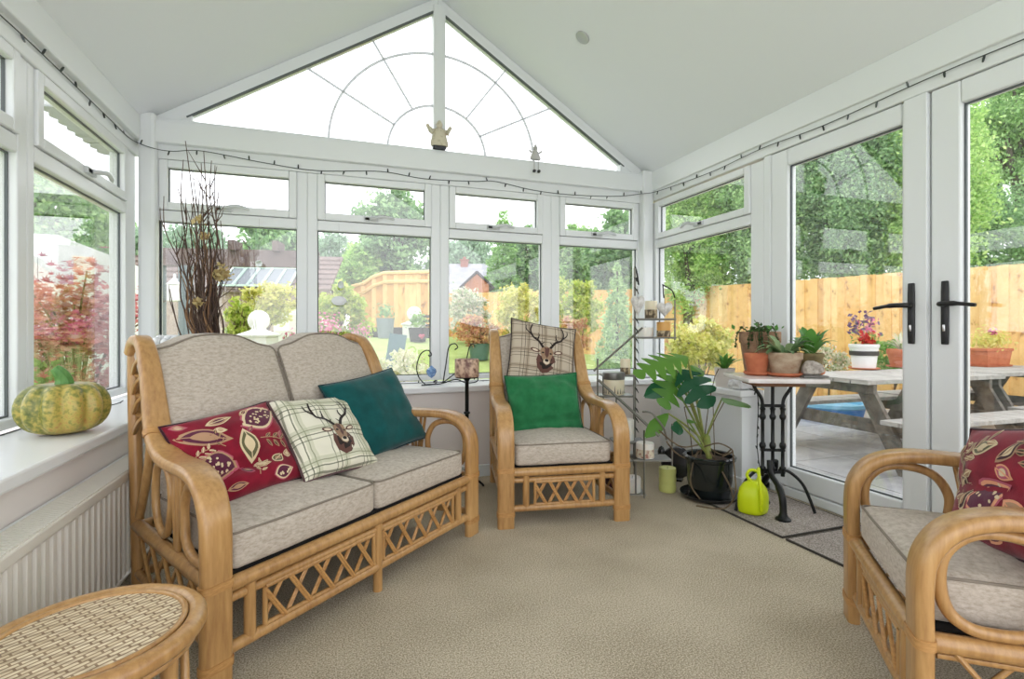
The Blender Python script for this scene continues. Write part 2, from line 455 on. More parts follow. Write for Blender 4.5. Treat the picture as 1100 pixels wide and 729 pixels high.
def mat_pumpkin():
    N = NT('mottled_pumpkin')
    b = N.n('ShaderNodeBsdfPrincipled', Roughness=0.35)
    n1 = N.n('ShaderNodeTexNoise', Scale=7.0, Detail=4.0, Roughness=0.65); n2 = N.n('ShaderNodeTexNoise', Scale=90.0, Detail=3.0)
    co = N.coord('Object', (1, 1, 0.6)); N.l(co, n1.inputs['Vector']); N.l(N.coord('Object'), n2.inputs['Vector'])
    mx = N.n('ShaderNodeMix'); mx.data_type = 'FLOAT'; mx.inputs[0].default_value = 0.4
    N.l(n1.outputs['Fac'], mx.inputs[2]); N.l(n2.outputs['Fac'], mx.inputs[3])
    c = N.ramp(mx.outputs[0], [(0.36, srgb(84, 96, 44)), (0.47, srgb(128, 130, 62)), (0.56, srgb(188, 170, 88)), (0.68, srgb(176, 128, 74))])
    N.l(c, b.inputs['Base Color']); N.l(b.outputs[0], N.out.inputs['Surface']); return N.mat
M['pumpkin'] = mat_pumpkin()

def mat_wicker():
    N = NT('woven_wicker')
    b = N.n('ShaderNodeBsdfPrincipled', Roughness=0.6)
    br = N.n('ShaderNodeTexBrick'); br.offset = 0.33
    br.inputs['Scale'].default_value = 1.0
    br.inputs['Color1'].default_value = srgb(214, 194, 160); br.inputs['Color2'].default_value = srgb(232, 216, 186); br.inputs['Mortar'].default_value = srgb(150, 124, 96)
    br.inputs['Mortar Size'].default_value = 0.045; br.inputs['Brick Width'].default_value = 0.7; br.inputs['Row Height'].default_value = 0.25
    mp = N.coord('Object', (21, 21, 21)); N.l(mp, br.inputs['Vector'])
    w = N.n('ShaderNodeTexWave', Scale=1.0); w.wave_type = 'BANDS'; w.bands_direction = 'DIAGONAL'
    N.l(N.coord('Object', (16, 16, 16)), w.inputs['Vector'])
    rp = N.ramp(w.outputs['Fac'], [(0.15, (0.72, 0.68, 0.64, 1)), (0.5, (1, 1, 1, 1))])
    mu = N.n('ShaderNodeMix'); mu.data_type = 'RGBA'; mu.blend_type = 'MULTIPLY'; mu.inputs[0].default_value = 0.8
    N.l(br.outputs['Color'], mu.inputs[6]); N.l(rp, mu.inputs[7]); N.l(mu.outputs[2], b.inputs['Base Color'])
    bp = N.n('ShaderNodeBump', Strength=0.6, Distance=0.004); N.l(br.outputs['Fac'], bp.inputs['Height']); bp.invert = True; N.l(bp.outputs[0], b.inputs['Normal'])
    N.l(b.outputs[0], N.out.inputs['Surface']); return N.mat
M['wicker'] = mat_wicker()

def mat_boards(name, stops, knots=True):
    N = NT(name)
    b = N.n('ShaderNodeBsdfPrincipled', Roughness=0.8)
    g = N.n('ShaderNodeNewGeometry')
    c = N.ramp(g.outputs['Random Per Island'], [(i / (len(stops) - 1), srgb(*s)) for i, s in enumerate(stops)])
    ns = N.n('ShaderNodeTexNoise', Scale=1.0, Detail=4.0, Roughness=0.65); N.l(N.coord('Object', (9, 9, 6)), ns.inputs['Vector'])
    k = N.ramp(ns.outputs['Fac'], [(0.33, (0.40, 0.26, 0.16, 1)), (0.40, (0.88, 0.82, 0.74, 1)), (0.58, (1, 1, 1, 1))])
    mu = N.n('ShaderNodeMix'); mu.data_type = 'RGBA'; mu.blend_type = 'MULTIPLY'; mu.inputs[0].default_value = 0.9
    N.l(c, mu.inputs[6]); N.l(k, mu.inputs[7]); N.l(mu.outputs[2], b.inputs['Base Color'])
    N.l(b.outputs[0], N.out.inputs['Surface']); return N.mat
M['fence'] = mat_boards('new_larch_boards', [(224, 176, 104), (238, 196, 126), (230, 184, 112), (244, 210, 146), (214, 166, 98)])
M['fence_post'] = pbr('fence_post', srgb(226, 186, 122), 0.8, col2=srgb(236, 200, 140), scale=(10, 10, 3))
M['grey_wood'] = pbr('weathered_grey_wood', srgb(84, 80, 74), 0.85, col2=srgb(120, 115, 106), scale=(14, 14, 14), detail=5, bump=0.3)
M['grey_wood_top'] = pbr('bleached_wood', srgb(146, 144, 138), 0.8, col2=srgb(176, 173, 166), scale=(30, 6, 20), detail=4)
M['dark_wood'] = pbr('dark_pergola_wood', srgb(96, 80, 78), 0.8, col2=srgb(122, 106, 102), scale=(6, 6, 6))
M['grey_post'] = pbr('grey_painted_post', srgb(132, 142, 148), 0.7)
M['render_white'] = pbr('white_render', srgb(238, 238, 240), 0.9, col2=srgb(228, 230, 232), scale=(3, 3, 3))
M['white_paint'] = pbr('white_masonry', srgb(236, 236, 234), 0.8)
M['patio'] = pbr('patio_slab', srgb(140, 141, 142), 0.5, col2=srgb(176, 177, 178), scale=(3, 3, 3), detail=5)
M['lawn'] = pbr('lawn', srgb(150, 172, 96), 1.0, col2=srgb(178, 196, 122), scale=(4, 4, 4), detail=6, bump=0.6, bscale=(60, 60, 60))
M['brick'] = pbr('brick', srgb(150, 130, 116), 0.9, col2=srgb(176, 156, 140), scale=(10, 10, 14))
M['rooftile'] = pbr('brown_roof_tile', srgb(112, 98, 94), 0.85, col2=srgb(146, 128, 120), scale=(12, 12, 12))
M['slate_roof'] = pbr('pale_slate_roof', srgb(150, 150, 158), 0.8, col2=srgb(170, 170, 176), scale=(4, 4, 4))
M['redbrick'] = pbr('red_brick', srgb(158, 104, 96), 0.9)
M['shed_wood'] = pbr('shed_boards', srgb(190, 128, 88), 0.8, col2=srgb(168, 108, 76), scale=(10, 10, 2))
M['felt'] = pbr('roofing_felt', srgb(70, 66, 66), 0.9)
M['green_paint'] = pbr('pale_green_frame', srgb(204, 226, 214), 0.5)
M['tealgrey'] = pbr('teal_grey_paint', srgb(92, 122, 128), 0.6)
M['blue_plastic'] = pbr('blue_plastic', srgb(70, 130, 196), 0.4)
M['aqua_plastic'] = pbr('aqua_plastic', srgb(120, 176, 204), 0.4)
M['crystal'] = pbr('crystal_ball', srgb(226, 232, 232), 0.08, trans=0.5)
M['sleeper'] = pbr('dark_sleeper', srgb(62, 62, 60), 0.9)
M['eave'] = pbr('eave_tile', srgb(176, 178, 182), 0.7)
M['roof_glass'] = pbr('grey_roof_glass', srgb(112, 120, 126), 0.35)
M['lamp_glow'] = None
def mat_emit(name, col, s):
    N = NT(name); e = N.n('ShaderNodeEmission', Strength=s); e.inputs['Color'].default_value = col
    N.l(e.outputs[0], N.out.inputs['Surface']); return N.mat
M['lamp_glow'] = mat_emit('lit_bulb', (1, 0.95, 0.88, 1), 2.0)
# ================================================================== the room
XL, XR, YB = -1.11, 2.454, 3.60           # window planes: left, right, back
YF = -1.35                                 # the house end, behind the camera
def zc(x): return 3.305 - 0.63 * abs(x - 0.70)   # underside of the pitched ceiling

def S(name, mb, mat, parent=None, **k):
    o = mb.build(name, mat, parent, **k)
    if parent is None: tag(o, name.replace('_', ' '), None, None, 'structure')
    return o

S('floor', MB().box(XL - 0.3, XR + 0.02, YF, YB + 0.3, -0.1, 0.0).box(XR + 0.02, XR + 0.1, 0.5, 2.45, -0.1, 0.0), M['carpet'], smooth=0)
# ceiling: two slopes with thickness
mb = MB()
for a, b in ((XL - 0.07, 0.70), (0.70, XR + 0.08)):
    za, zb = zc(a), zc(b)
    mb.add([(a, YF, za), (b, YF, zb), (b, YB + 0.1, zb), (a, YB + 0.1, za), (a, YF, za + 0.1), (b, YF, zb + 0.1), (b, YB + 0.1, zb + 0.1), (a, YB + 0.1, za + 0.1)],
           [(0, 3, 2, 1), (4, 5, 6, 7), (0, 1, 5, 4), (1, 2, 6, 5), (2, 3, 7, 6), (3, 0, 4, 7)])
S('ceiling', mb, M['ceiling'], smooth=0)

# dwarf walls with sills
SZ = 0.59
S('wall_left', MB().box(XL - 0.25, -0.775, YF, 3.2, 0, SZ - 0.04), M['wall'], smooth=0)
S('wall_back', MB().box(XL - 0.25, XR + 0.25, 3.2, YB + 0.25, 0, SZ - 0.04), M['wall'], smooth=0)
S('wall_right', MB().box(2.275, XR + 0.22, 2.405, 3.2, 0, SZ - 0.04), M['upvc'], smooth=0)
S('windowsill_left', MB().box(XL + 0.03, -0.75, YF, 3.17, SZ - 0.04, SZ), M['sill'], smooth=0, bevel=0.008)
S('windowsill_back', MB().box(XL + 0.03, XR - 0.03, 3.17, YB - 0.03, SZ - 0.04, SZ), M['sill'], smooth=0, bevel=0.008)
S('windowsill_right', MB().box(2.247, XR - 0.03, 2.385, 3.17, SZ - 0.04, SZ), M['sill'], smooth=0, bevel=0.008)
S('baseboard_left', MB().box(-0.775, -0.757, YF, 3.2, 0, 0.075), M['upvc'], smooth=0, bevel=0.004)
S('baseboard_back', MB().box(-0.757, 2.257, 3.182, 3.2, 0, 0.075), M['upvc'], smooth=0, bevel=0.004)
S('baseboard_right', MB().box(2.257, 2.275, 2.387, 3.182, 0, 0.075).box(2.275, XR - 0.05, 2.387, 2.405, 0, 0.075), M['upvc'], smooth=0, bevel=0.004)

# eaves beams (trim): left, right, back; corner posts
def beam(name, x0, x1, y0, y1, z0, z1): return S(name, MB().box(x0, x1, y0, y1, z0, z1), M['upvc'], smooth=0, bevel=0.006)
mb = MB()
mb.prism([(-1.06, 2.055), (-1.18, 2.055), (-1.18, zc(-1.18)), (-1.06, zc(-1.06))], YB - YF, Matrix(((1, 0, 0, 0), (0, 0, 1, YF), (0, 1, 0, 0), (0, 0, 0, 1))))
S('trim_1', mb, M['upvc'], smooth=0, bevel=0.006)
mb = MB()
mb.prism([(2.425, 2.06), (2.53, 2.06), (2.53, zc(2.53)), (2.425, zc(2.425))], YB - YF, Matrix(((1, 0, 0, 0), (0, 0, 1, YF), (0, 1, 0, 0), (0, 0, 0, 1))))
S('trim_2', mb, M['upvc'], smooth=0, bevel=0.006)
mb = MB().box(-1.0, 2.36, 3.535, YB + 0.1, 2.055, 2.185)
mb.box(-1.0, 2.36, 3.55, YB + 0.1, 2.185, 2.205)
S('trim_3', mb, M['upvc'], smooth=0, bevel=0.006)
S('trim_4', MB().box(-1.075, -0.985, 3.52, 3.66, SZ, 2.225), M['upvc'], smooth=0, bevel=0.02)
S('trim_5', MB().box(2.345, 2.44, 3.52, 3.66, SZ, 2.225), M['upvc'], smooth=0, bevel=0.012)
S('trim_6', MB().box(XL - 0.07, XL + 0.02, YF, YB, 1.97, 2.06), M['upvc'], smooth=0, bevel=0.006)
S('trim_7', MB().box(XR - 0.012, XR + 0.08, YF, YB, 1.985, 2.065), M['upvc'], smooth=0, bevel=0.006)
S('trim_8', MB().box(-1.0, 2.36, YB - 0.02, YB + 0.07, 1.97, 2.06), M['upvc'], smooth=0, bevel=0.006)

# ---- window bays. Frame built in a local plane: s along the wall, z up, depth d outward
def frame_M(side):
    if side == 'back': return Matrix(((1, 0, 0, 0), (0, 1, 0, YB), (0, 0, 1, 0), (0, 0, 0, 1)))
    if side == 'left': return Matrix(((0, -1, 0, XL), (1, 0, 0, 0), (0, 0, 1, 0), (0, 0, 0, 1)))   # s -> y, d -> -x
    return Matrix(((0, 1, 0, XR), (1, 0, 0, 0), (0, 0, 1, 0), (0, 0, 0, 1)))                          # right: s -> y, d -> +x

def window_bay(n, side, s0, s1, o0, o1, latch=True):
    """s0..s1 = opening of the lower glass, o0..o1 = outer limits (couplings)"""
    A = frame_M(side)
    w = struct('window_%d' % n, 'white framed window bay')
    f = MB()
    f.box(o0, s0, -0.01, 0.07, SZ, 1.97, A).box(s1, o1, -0.01, 0.07, SZ, 1.97, A)
    f.box(s0, s1, -0.01, 0.07, SZ, 0.628, A).box(s0, s1, -0.01, 0.07, 1.60, 1.665, A)
    f.build('window_frame', M['upvc'], w, smooth=0, bevel=0.006)
    g = MB()
    for a, b, z0, z1 in ((s0, s1, 0.628, 0.634), (s0, s1, 1.594, 1.60), (s0, s0 + 0.006, 0.634, 1.594), (s1 - 0.006, s1, 0.634, 1.594)): g.box(a, b, 0.017, 0.026, z0, z1, A)
    g.build('gasket', M['upvc_grey'], w, smooth=0)
    MB().box(s0, s1, 0.025, 0.033, 0.628, 1.60, A).build('pane', M['glass'], w, smooth=0)
    sa = MB()
    q = 0.046
    sa.box(s0, s0 + q, -0.022, 0.05, 1.668, 1.968, A).box(s1 - q, s1, -0.022, 0.05, 1.668, 1.968, A)
    sa.box(s0 + q, s1 - q, -0.022, 0.05, 1.668, 1.668 + q, A).box(s0 + q, s1 - q, -0.022, 0.05, 1.968 - q, 1.968, A)
    so = sa.build('sash', M['upvc'], w, smooth=0, bevel=0.006)
    g = MB()
    a0, a1, z0, z1 = s0 + q, s1 - q, 1.668 + q, 1.968 - q
    for a, b, c, d in ((a0, a1, z0, z0 + .005), (a0, a1, z1 - .005, z1), (a0, a0 + .005, z0, z1), (a1 - .005, a1, z0, z1)): g.box(a, b, 0.004, 0.014, c, d, A)
    g.build('gasket', M['upvc_grey'], so, smooth=0)
    MB().box(a0, a1, 0.012, 0.02, z0, z1, A).build('fanlight_pane', M['glass'], so, smooth=0)
    if latch:
        h = MB(); c = (s0 + s1) / 2 - 0.02
        h.box(c - 0.06, c + 0.03, -0.04, -0.022, 1.676, 1.706, A)
        P = [A @ Vector(p) for p in ((c - 0.02, -0.04, 1.69), (c + 0.01, -0.066, 1.696), (c + 0.07, -0.072, 1.706), (c + 0.135, -0.066, 1.690))]
        h.tube(catmull(P, 4), [0.0115] * 8 + [0.010] * 4 + [0.006], 8)
        h.build('latch_handle', M['latch'], so, smooth=40)
        MB().box(c - 0.055, c - 0.015, -0.04, -0.036, 1.682, 1.698, A).build('latch_button', M['steel'], so, smooth=0)
    return w
bays = [(1, -0.985, -0.223, -1.0, -0.16), (2, -0.098, 0.651, -0.16, 0.715), (3, 0.778, 1.497, 0.715, 1.57), (4, 1.64, 2.332, 1.57, 2.36)]
for n, a, b, o0, o1 in bays: window_bay(n, 'back', a, b, o0, o1)
window_bay(5, 'left', 2.50, 3.43, 2.45, 3.58)
window_bay(6, 'left', 1.50, 2.385, 1.45, 2.45)
window_bay(7, 'left', 0.50, 1.40, 0.45, 1.45)
window_bay(8, 'left', -0.60, 0.40, -0.65, 0.45)  # bay out of view beside the camera, added to let in more daylight
window_bay(9, 'right', 2.51, 3.495, 2.41, 3.58)

# gable window
gb, gs = 2.205, 0.63
gw = struct('window_10', 'triangular gable window with fan-shaped leaded bars')
mb = MB()
XY = Matrix(((1, 0, 0, 0), (0, 0, 1, YB), (0, 1, 0, 0), (0, 0, 0, 1)))
zt = lambda x: zc(x) - 0.088
xa, xb = -0.845, 2.215
# sloping rails
for sgn in (-1, 1):
    x0 = 0.70 + sgn * 1.78; 
    mb.prism([(x0, zc(x0)), (0.70, zc(0.70)), (0.70, zt(0.70)), (0.70 + sgn * 1.75, zt(0.70 + sgn * 1.75))][::sgn], 0.07, XY)
for e0, e1 in ((-1.2, xa + 0.03), (xb - 0.03, 2.55)):
    mb.prism([(e0, gb - 0.15), (e1, gb - 0.15), (e1, zc(e1)), (e0, max(zc(e0), gb - 0.1))], 0.066, Matrix.Translation((0, 0.004, 0)) @ XY)
mb.box(0.668, 0.752, YB - 0.02, YB + 0.07, gb, zt(0.71) + 0.03)
mb.box(-1.0, 2.36, YB - 0.01, YB + 0.07, gb - 0.01, gb + 0.012)
mb.build('gable_frame', M['upvc'], gw, smooth=0, bevel=0.005)
for sgn, xm in ((-1, 0.668), (1, 0.752)):
    xe = xa if sgn < 0 else xb
    MB().prism([(xe, gb), (xm, gb), (xm, zt(xm)), (xe, zt(xe))][::-sgn], 0.008, Matrix(((1, 0, 0, 0), (0, 0, 1, YB + 0.03), (0, 1, 0, 0), (0, 0, 0, 1)))).build('pane', M['glass'], gw, smooth=0)
    g = MB(); a, b = Vector((xe, YB + 0.01, zt(xe) + 0.0)), Vector((xm, YB + 0.01, zt(xm)))
    g.bar(a, b, 0.02, 0.01, (0, 0, 1)); g.build('gasket', M['upvc_grey'], gw, smooth=0)
cx0, cz0 = 0.705, gb
for r in (0.35, 0.735):
    mb = MB(); P = [(cx0 + r * cos(t), YB + 0.022, cz0 + r * 0.955 * sin(t)) for t in [pi * i / 48 for i in range(49)]]
    mb.sweep(P, [(-0.005, -0.007), (0.005, -0.007), (0.005, 0.007), (-0.005, 0.007)], (0, 1, 0)); mb.build('leaded_arc', M['lead'], gw, smooth=40)
for ang in (27, 53, 122, 152):
    t = radians(ang); mb = MB(); d = (cos(t), sin(t))
    # run from inner arc out to the sloping rail
    k = 0.36
    while zc(cx0 + d[0] * k) - 0.09 > cz0 + d[1] * k and k < 2: k += 0.005
    mb.bar((cx0 + d[0] * 0.345, YB + 0.022, cz0 + d[1] * 0.345), (cx0 + d[0] * k, YB + 0.022, cz0 + d[1] * k), 0.012, 0.01, (0, 1, 0)); mb.build('leaded_bar', M['lead'], gw, smooth=0)

# ---- patio doors on the right
def door(n, y_hinge, y_lock, hinge_far):
    """leaf between y_lock (nearer the middle) and y_hinge"""
    A = frame_M('right'); d = struct('door_%d' % n, 'white glazed patio door leaf')
    a, b = min(y_hinge, y_lock), max(y_hinge, y_lock)
    st = 0.112
    f = MB()
    f.box(a, a + st, -0.008, 0.06, 0.055, 1.98, A).box(b - st, b, -0.008, 0.06, 0.055, 1.98, A)
    f.box(a + st, b - st, -0.008, 0.06, 0.055, 0.165, A).box(a + st, b - st, -0.008, 0.06, 1.885, 1.98, A)
    f.build('leaf_frame', M['upvc'], d, smooth=0, bevel=0.008)
    g = MB()
    for p, q, z0, z1 in ((a + st, b - st, .165, .172), (a + st, b - st, 1.878, 1.885), (a + st, a + st + .008, .172, 1.878), (b - st - .008, b - st, .172, 1.878)): g.box(p, q, 0.014, 0.024, z0, z1, A)
    g.build('gasket', M['upvc_grey'], d, smooth=0)
    MB().box(a + st, b - st, 0.022, 0.03, 0.165, 1.885, A).build('pane', M['glass'], d, smooth=0)
    s = 1 if y_hinge > y_lock else -1
    yc = y_lock + s * 0.058
    ho = 0.015 if n == 1 else 0.0
    mb = MB(); mb.rbox((0.012, 0.03, 0.27), 0.006, 4, (XR - 0.013 - ho, yc, 1.02))
    hp = mb.build('handle_plate', M['handle_black'], d, smooth=40)
    mb = MB(); mb.tube(catmull([(XR - 0.02 - ho, yc, 1.055), (XR - 0.055 - ho, yc + s * 0.005, 1.056), (XR - 0.062 - ho, yc + s * 0.06, 1.056), (XR - 0.058 - ho, yc + s * 0.135, 1.046)], 5), [0.011] * 6 + [0.011] * 5 + [0.008] * 4 + [0.007], 8)
    mb.build('handle_lever', M['handle_black'], hp, smooth=50)
    mb = MB(); mb.rbox((0.008, 0.011, 0.03), 0.003, 3, (XR - 0.02 - ho, yc, 0.955)); mb.build('keyhole', M['chrome'], hp, smooth=40)
    return d
door(1, 2.353, 1.506, True)
door(2, 0.655, 1.498, False)
A = frame_M('right')
mb = MB().box(2.358, 2.41, -0.01, 0.07, 0.0, 1.985, A).box(0.57, 0.65, -0.01, 0.07, 0, 1.985, A).box(0.57, 2.41, -0.01, 0.07, 0, 0.05, A)
S('trim_9', mb, M['upvc'], smooth=0, bevel=0.006)
S('trim_10', MB().box(1.506, 1.60, -0.022, -0.008, 0.055, 1.98, A).box(2.353, 2.357, -0.004, 0.03, 0.055, 1.98, A), M['upvc'], smooth=0, bevel=0.004)
window_bay(11, 'right', -1.20, 0.50, -1.30, 0.57)
S('wall_right_near', MB().box(2.275, XR + 0.22, YF, 0.56, 0, SZ - 0.04), M['wall'], smooth=0)

# downlights in the slopes
def downlight(x, y, label, lit=None):
    sgn = 1 if x < 0.70 else -1
    ang = math.atan(0.63) * sgn
    t = thing('ceiling_downlight', label, 'light', (x, y, zc(x)), 0, 'ceiling downlights')
    t.rotation_euler = (0, -ang, 0)
    MB().lathe([(0.025, -0.004), (0.043, -0.009), (0.047, -0.005), (0.047, 0.004), (0.025, 0.004)], 24).build('bezel', M['bezel'], t, smooth=40)
    MB().lathe([(0.001, 0.004), (0.023, 0.002), (0.023, 0.006), (0.001, 0.006)], 20).build('lamp', M['lamp_glow'] if lit else M['charcoal'], t, smooth=40)
    return t
p = at(626, 40, 1)
c0 = Vector((0, 0, CH)); dr = p - c0
k = (3.305 + 0.63 * 0.70 - CH) / (dr.z + 0.63 * dr.x)
q = c0 + dr * k
downlight(q.x, q.y, 'small round chrome spotlight set in the right-hand slope of the ceiling')
DL = q.copy()
# ================================================================== rattan seats
def round_rect(w, t, r, n=3):
    out = []
    for cx, cy, a0 in ((w / 2 - r, t / 2 - r, 0), (-w / 2 + r, t / 2 - r, pi / 2), (-w / 2 + r, -t / 2 + r, pi), (w / 2 - r, -t / 2 + r, 1.5 * pi)):
        for i in range(n + 1):
            a = a0 + pi / 2 * i / n; out.append((cx + r * cos(a), cy + r * sin(a)))
    return out

def cushion_piping(face_pts, r, deform, c):
    mb = MB(); P = [Vector(deform(Vector(p))) + Vector(c) for p in face_pts]
    mb.tube(P, r, 6, closed=True); return mb

def rr_loop(hx, hz, r, n=14, extra=6):
    """rounded rectangle loop in two axes"""
    out = []
    for cx, cy, a0 in ((hx - r, hz - r, 0), (-hx + r, hz - r, pi / 2), (-hx + r, -hz + r, pi), (hx - r, -hz + r, 1.5 * pi)):
        for i in range(5):
            a = a0 + pi / 2 * i / 4; out.append((cx + r * cos(a), cy + r * sin(a)))
    dense = []
    for i in range(len(out)):
        a, b = out[i], out[(i + 1) % len(out)]
        L = math.hypot(b[0] - a[0], b[1] - a[1]); k = max(1, int(L / 0.04))
        for j in range(k): dense.append((a[0] + (b[0] - a[0]) * j / k, a[1] + (b[1] - a[1]) * j / k))
    return dense

ARM = [(0, 0), (0, .12), (0, .28), (0, .40), (.012, .462), (.05, .515), (.11, .543), (.19, .552), (.30, .550), (.40, .556), (.475, .588), (.525, .645), (.56, .73), (.60, .825), (.645, .895), (.685, .926), (.73, .934), (.775, .92), (.80, .885)]
REAR = [(.80, .885), (.80, .80), (.79, .62), (.775, .42), (.755, .20), (.74, 0)]

def rattan_seat(name, label, cat, W, ncush, loc, rz, inset=.05, ky=1.0, top=.934):
    root = thing(name, label, cat, loc, rz)
    R = M['rattan']
    prof = round_rect(0.082, 0.036, 0.0145)
    kz = lambda z: z if z < .56 else .56 + (z - .56) * (top - .56) / (.934 - .56)
    fx = lambda x, y: x - math.copysign(inset * min(1.1, max(0, y) / .74), x)      # the sides draw in towards the back
    def T(p): return Vector((fx(p[0], p[1]), p[1] * ky, kz(p[2])))
    def TT(P): return [T(p) for p in P]
    for s in (-1, 1):
        x = s * W / 2
        path = catmull(TT([(x, y, z) for y, z in ARM]), 5)
        mb = MB(); k = len(path)
        sc = [1.0 if p.z < 0.6 or p.y < .4 else max(0.66, 1 - (p.z - 0.6) * 1.0) for p in path]
        mb.sweep(path, prof, (1, 0, 0), sc)
        a = mb.build('arm_frame', R, root, smooth=50)
        for z in (0.275, 0.068):
            b = MB(); b.sweep([(x, 0, z - .011), (x, 0, z - .002), (x, 0, z), (x, 0, z + .002), (x, 0, z + .011)], round_rect(0.088, 0.042, 0.016), (1, 0, 0))
            b.build('binding', M['rattan_dark'], a, smooth=50)
        b = MB(); P2 = TT([(x, .503, .615), (x, .516, .632)]); b.sweep(P2, round_rect(0.086, 0.042, 0.016), (1, 0, 0)); b.build('binding', M['rattan_dark'], a, smooth=50)
        mb = MB(); mb.tube(catmull(TT([(x, y, z) for y, z in REAR]), 5), 0.021, 10); mb.build('rear_leg', R, root, smooth=60)
        # arm loops: a tall one at the front, a smaller oval at the back, fanned spindles between
        mb = MB(); lp = [(x, y, z) for y, z in ((.035, .40), (.045, .465), (.09, .508), (.15, .516), (.215, .496), (.25, .44), (.25, .385), (.235, .335), (.19, .308), (.14, .302), (.09, .308), (.05, .34))]
        mb.tube(catmull(TT(lp), 5, True), 0.0135, 8, closed=True); mb.build('arm_loop', R, root, smooth=60)
        mb = MB(); lp = [(x, y, z) for y, z in ((.375, .41), (.385, .485), (.43, .525), (.485, .53), (.53, .49), (.54, .41), (.52, .34), (.46, .305), (.41, .325))]
        mb.tube(catmull(TT(lp), 5, True), 0.012, 8, closed=True); mb.build('arm_loop', R, root, smooth=60)
        for y0, y1 in ((.305, .265), (.312, .29), (.320, .325), (.328, .36)):
            mb = MB(); mb.tube(TT([(x, y0, .29), (x, (y0 + y1) / 2 , .42), (x, y1, .54)]), 0.0075, 6); mb.build('spindle', R, root, smooth=60)
        # side rails and lattice
        for z, r in ((.268, .021), (.105, .016)):
            mb = MB(); mb.tube(TT([(x, .01, z), (x, .76, z)]), r, 10); mb.build('side_rail', R, root, smooth=60)
        mb = MB()
        for i in range(5):
            y0 = .06 + i * .13
            mb.tube(TT([(x - .006, y0, .115), (x - .006, y0 + .12, .255)]), .0065, 6).tube(TT([(x + .006, y0 + .12, .115), (x + .006, y0, .255)]), .0065, 6)
        mb.tube(TT([(x, .03, .24), (x, .74, .24)]), .007, 6).build('side_lattice', R, root, smooth=60)
        # open criss-cross between the arm post and the rear leg
        mb = MB()
        f = lambda t: T((x, .565 + (.66 - .565) * t, .62 + .26 * t)); g = lambda t: T((x, .785 + .008 * t, .58 + .30 * t))
        for i in range(4):
            t0, t1 = i / 4, (i + 1) / 4
            mb.tube(catmull([f(t0) + Vector((.006, 0, 0)), (f(t0) + g(t1)) / 2 + Vector((.012, 0, .01)), g(t1)], 3), .008, 6)
            mb.tube(catmull([g(t0) - Vector((.006, 0, 0)), (g(t0) + f(t1)) / 2 - Vector((.012, 0, -.01)), f(t1)], 3), .008, 6)
        mb.build('back_lattice', R, root, smooth=60)
        mb = MB(); mb.tube(catmull(TT([(x, .735, .30), (x, .66, .42), (x, .60, .56), (x, .59, .68), (x, .65, .86)]), 5), .014, 8); mb.build('back_stay', R, root, smooth=60)
    # front and back rails
    h = W / 2 - .035
    for y, z, r, nm in ((0.004, .262, .021, 'front_rail'), (0.012, .222, .014, 'front_rail'), (0.008, .088, .017, 'front_rail'), (.745, .265, .02, 'back_rail'), (.748, .10, .016, 'back_rail'), (.79, .60, .016, 'back_rail'), (.79, .87, .016, 'back_rail')):
        mb = MB(); mb.tube([T((-h - .035, y, z)), T((0.0, y, z)), T((h + .035, y, z))] if y > .1 else [(-h, y, z), (0, y, z), (h, y, z)], r, 10); mb.build(nm, R, root, smooth=60)
    np_ = ncush
    inner = h - .085
    xs = [-inner + i * 2 * inner / np_ for i in range(np_ + 1)]
    for sx in (-1, 1):
        mb = MB(); mb.tube([(sx * (inner + .02), 0.008, .082), (sx * (inner + .02), 0.008, .25)], .0165, 10); mb.build('front_post', R, root, smooth=60)
    for i in range(1, np_):
        mb = MB(); mb.tube([(xs[i], 0.008, 0), (xs[i], 0.008, .25)], .0175, 10); mb.build('centre_leg', R, root, smooth=60)
    for i in range(np_):
        a, b = xs[i] + .024, xs[i + 1] - .024
        z0, z1 = .104, .212
        mb = MB()
        for p, q in (((a, z0), (b, z0)), ((a, z1), (b, z1)), ((a, z0), (a, z1)), ((b, z0), (b, z1))): mb.tube([(p[0], .004, p[1]), (q[0], .004, q[1])], .008, 8)
        pf = mb.build('front_panel', R, root, smooth=60)
        k = 4 if ncush == 1 else 5
        mb = MB(); w = (b - a)
        st = w / (k - .2)
        for j in range(k):
            xa = a + st * j - st * .1
            for dx, y0, (e0, e1) in ((.0, .012, (xa, xa + st * .8)), (.0, -.002, (xa + st * .8, xa))):
                for o in (-.0045, .0045):
                    p0 = Vector((e0 + o, y0, z0)); p1 = Vector((e1 + o, y0, z1))
                    def clip(p, q):
                        if p.x < a: t = (a - p.x) / (q.x - p.x); return p.lerp(q, min(1, t))
                        if p.x > b: t = (b - p.x) / (q.x - p.x); return p.lerp(q, min(1, t))
                        return p
                    mb.tube([clip(p0, p1), clip(p1, p0)], .0045, 6)
        mb.build('lattice', M['rattan_dark'], pf, smooth=60)
    # seat deck
    mb = MB(); hb = h - inset; mb.add([(-h, .03, .27), (h, .03, .27), (hb, .72 * ky, .27), (-hb, .72 * ky, .27), (-h, .03, .283), (h, .03, .283), (hb, .72 * ky, .283), (-hb, .72 * ky, .283)], [(0, 3, 2, 1), (4, 5, 6, 7), (0, 1, 5, 4), (1, 2, 6, 5), (2, 3, 7, 6), (3, 0, 4, 7)]); mb.build('seat_webbing', M['webbing'], root, smooth=0)
    # seat cushions
    cw = (W - .082 - .006) / ncush
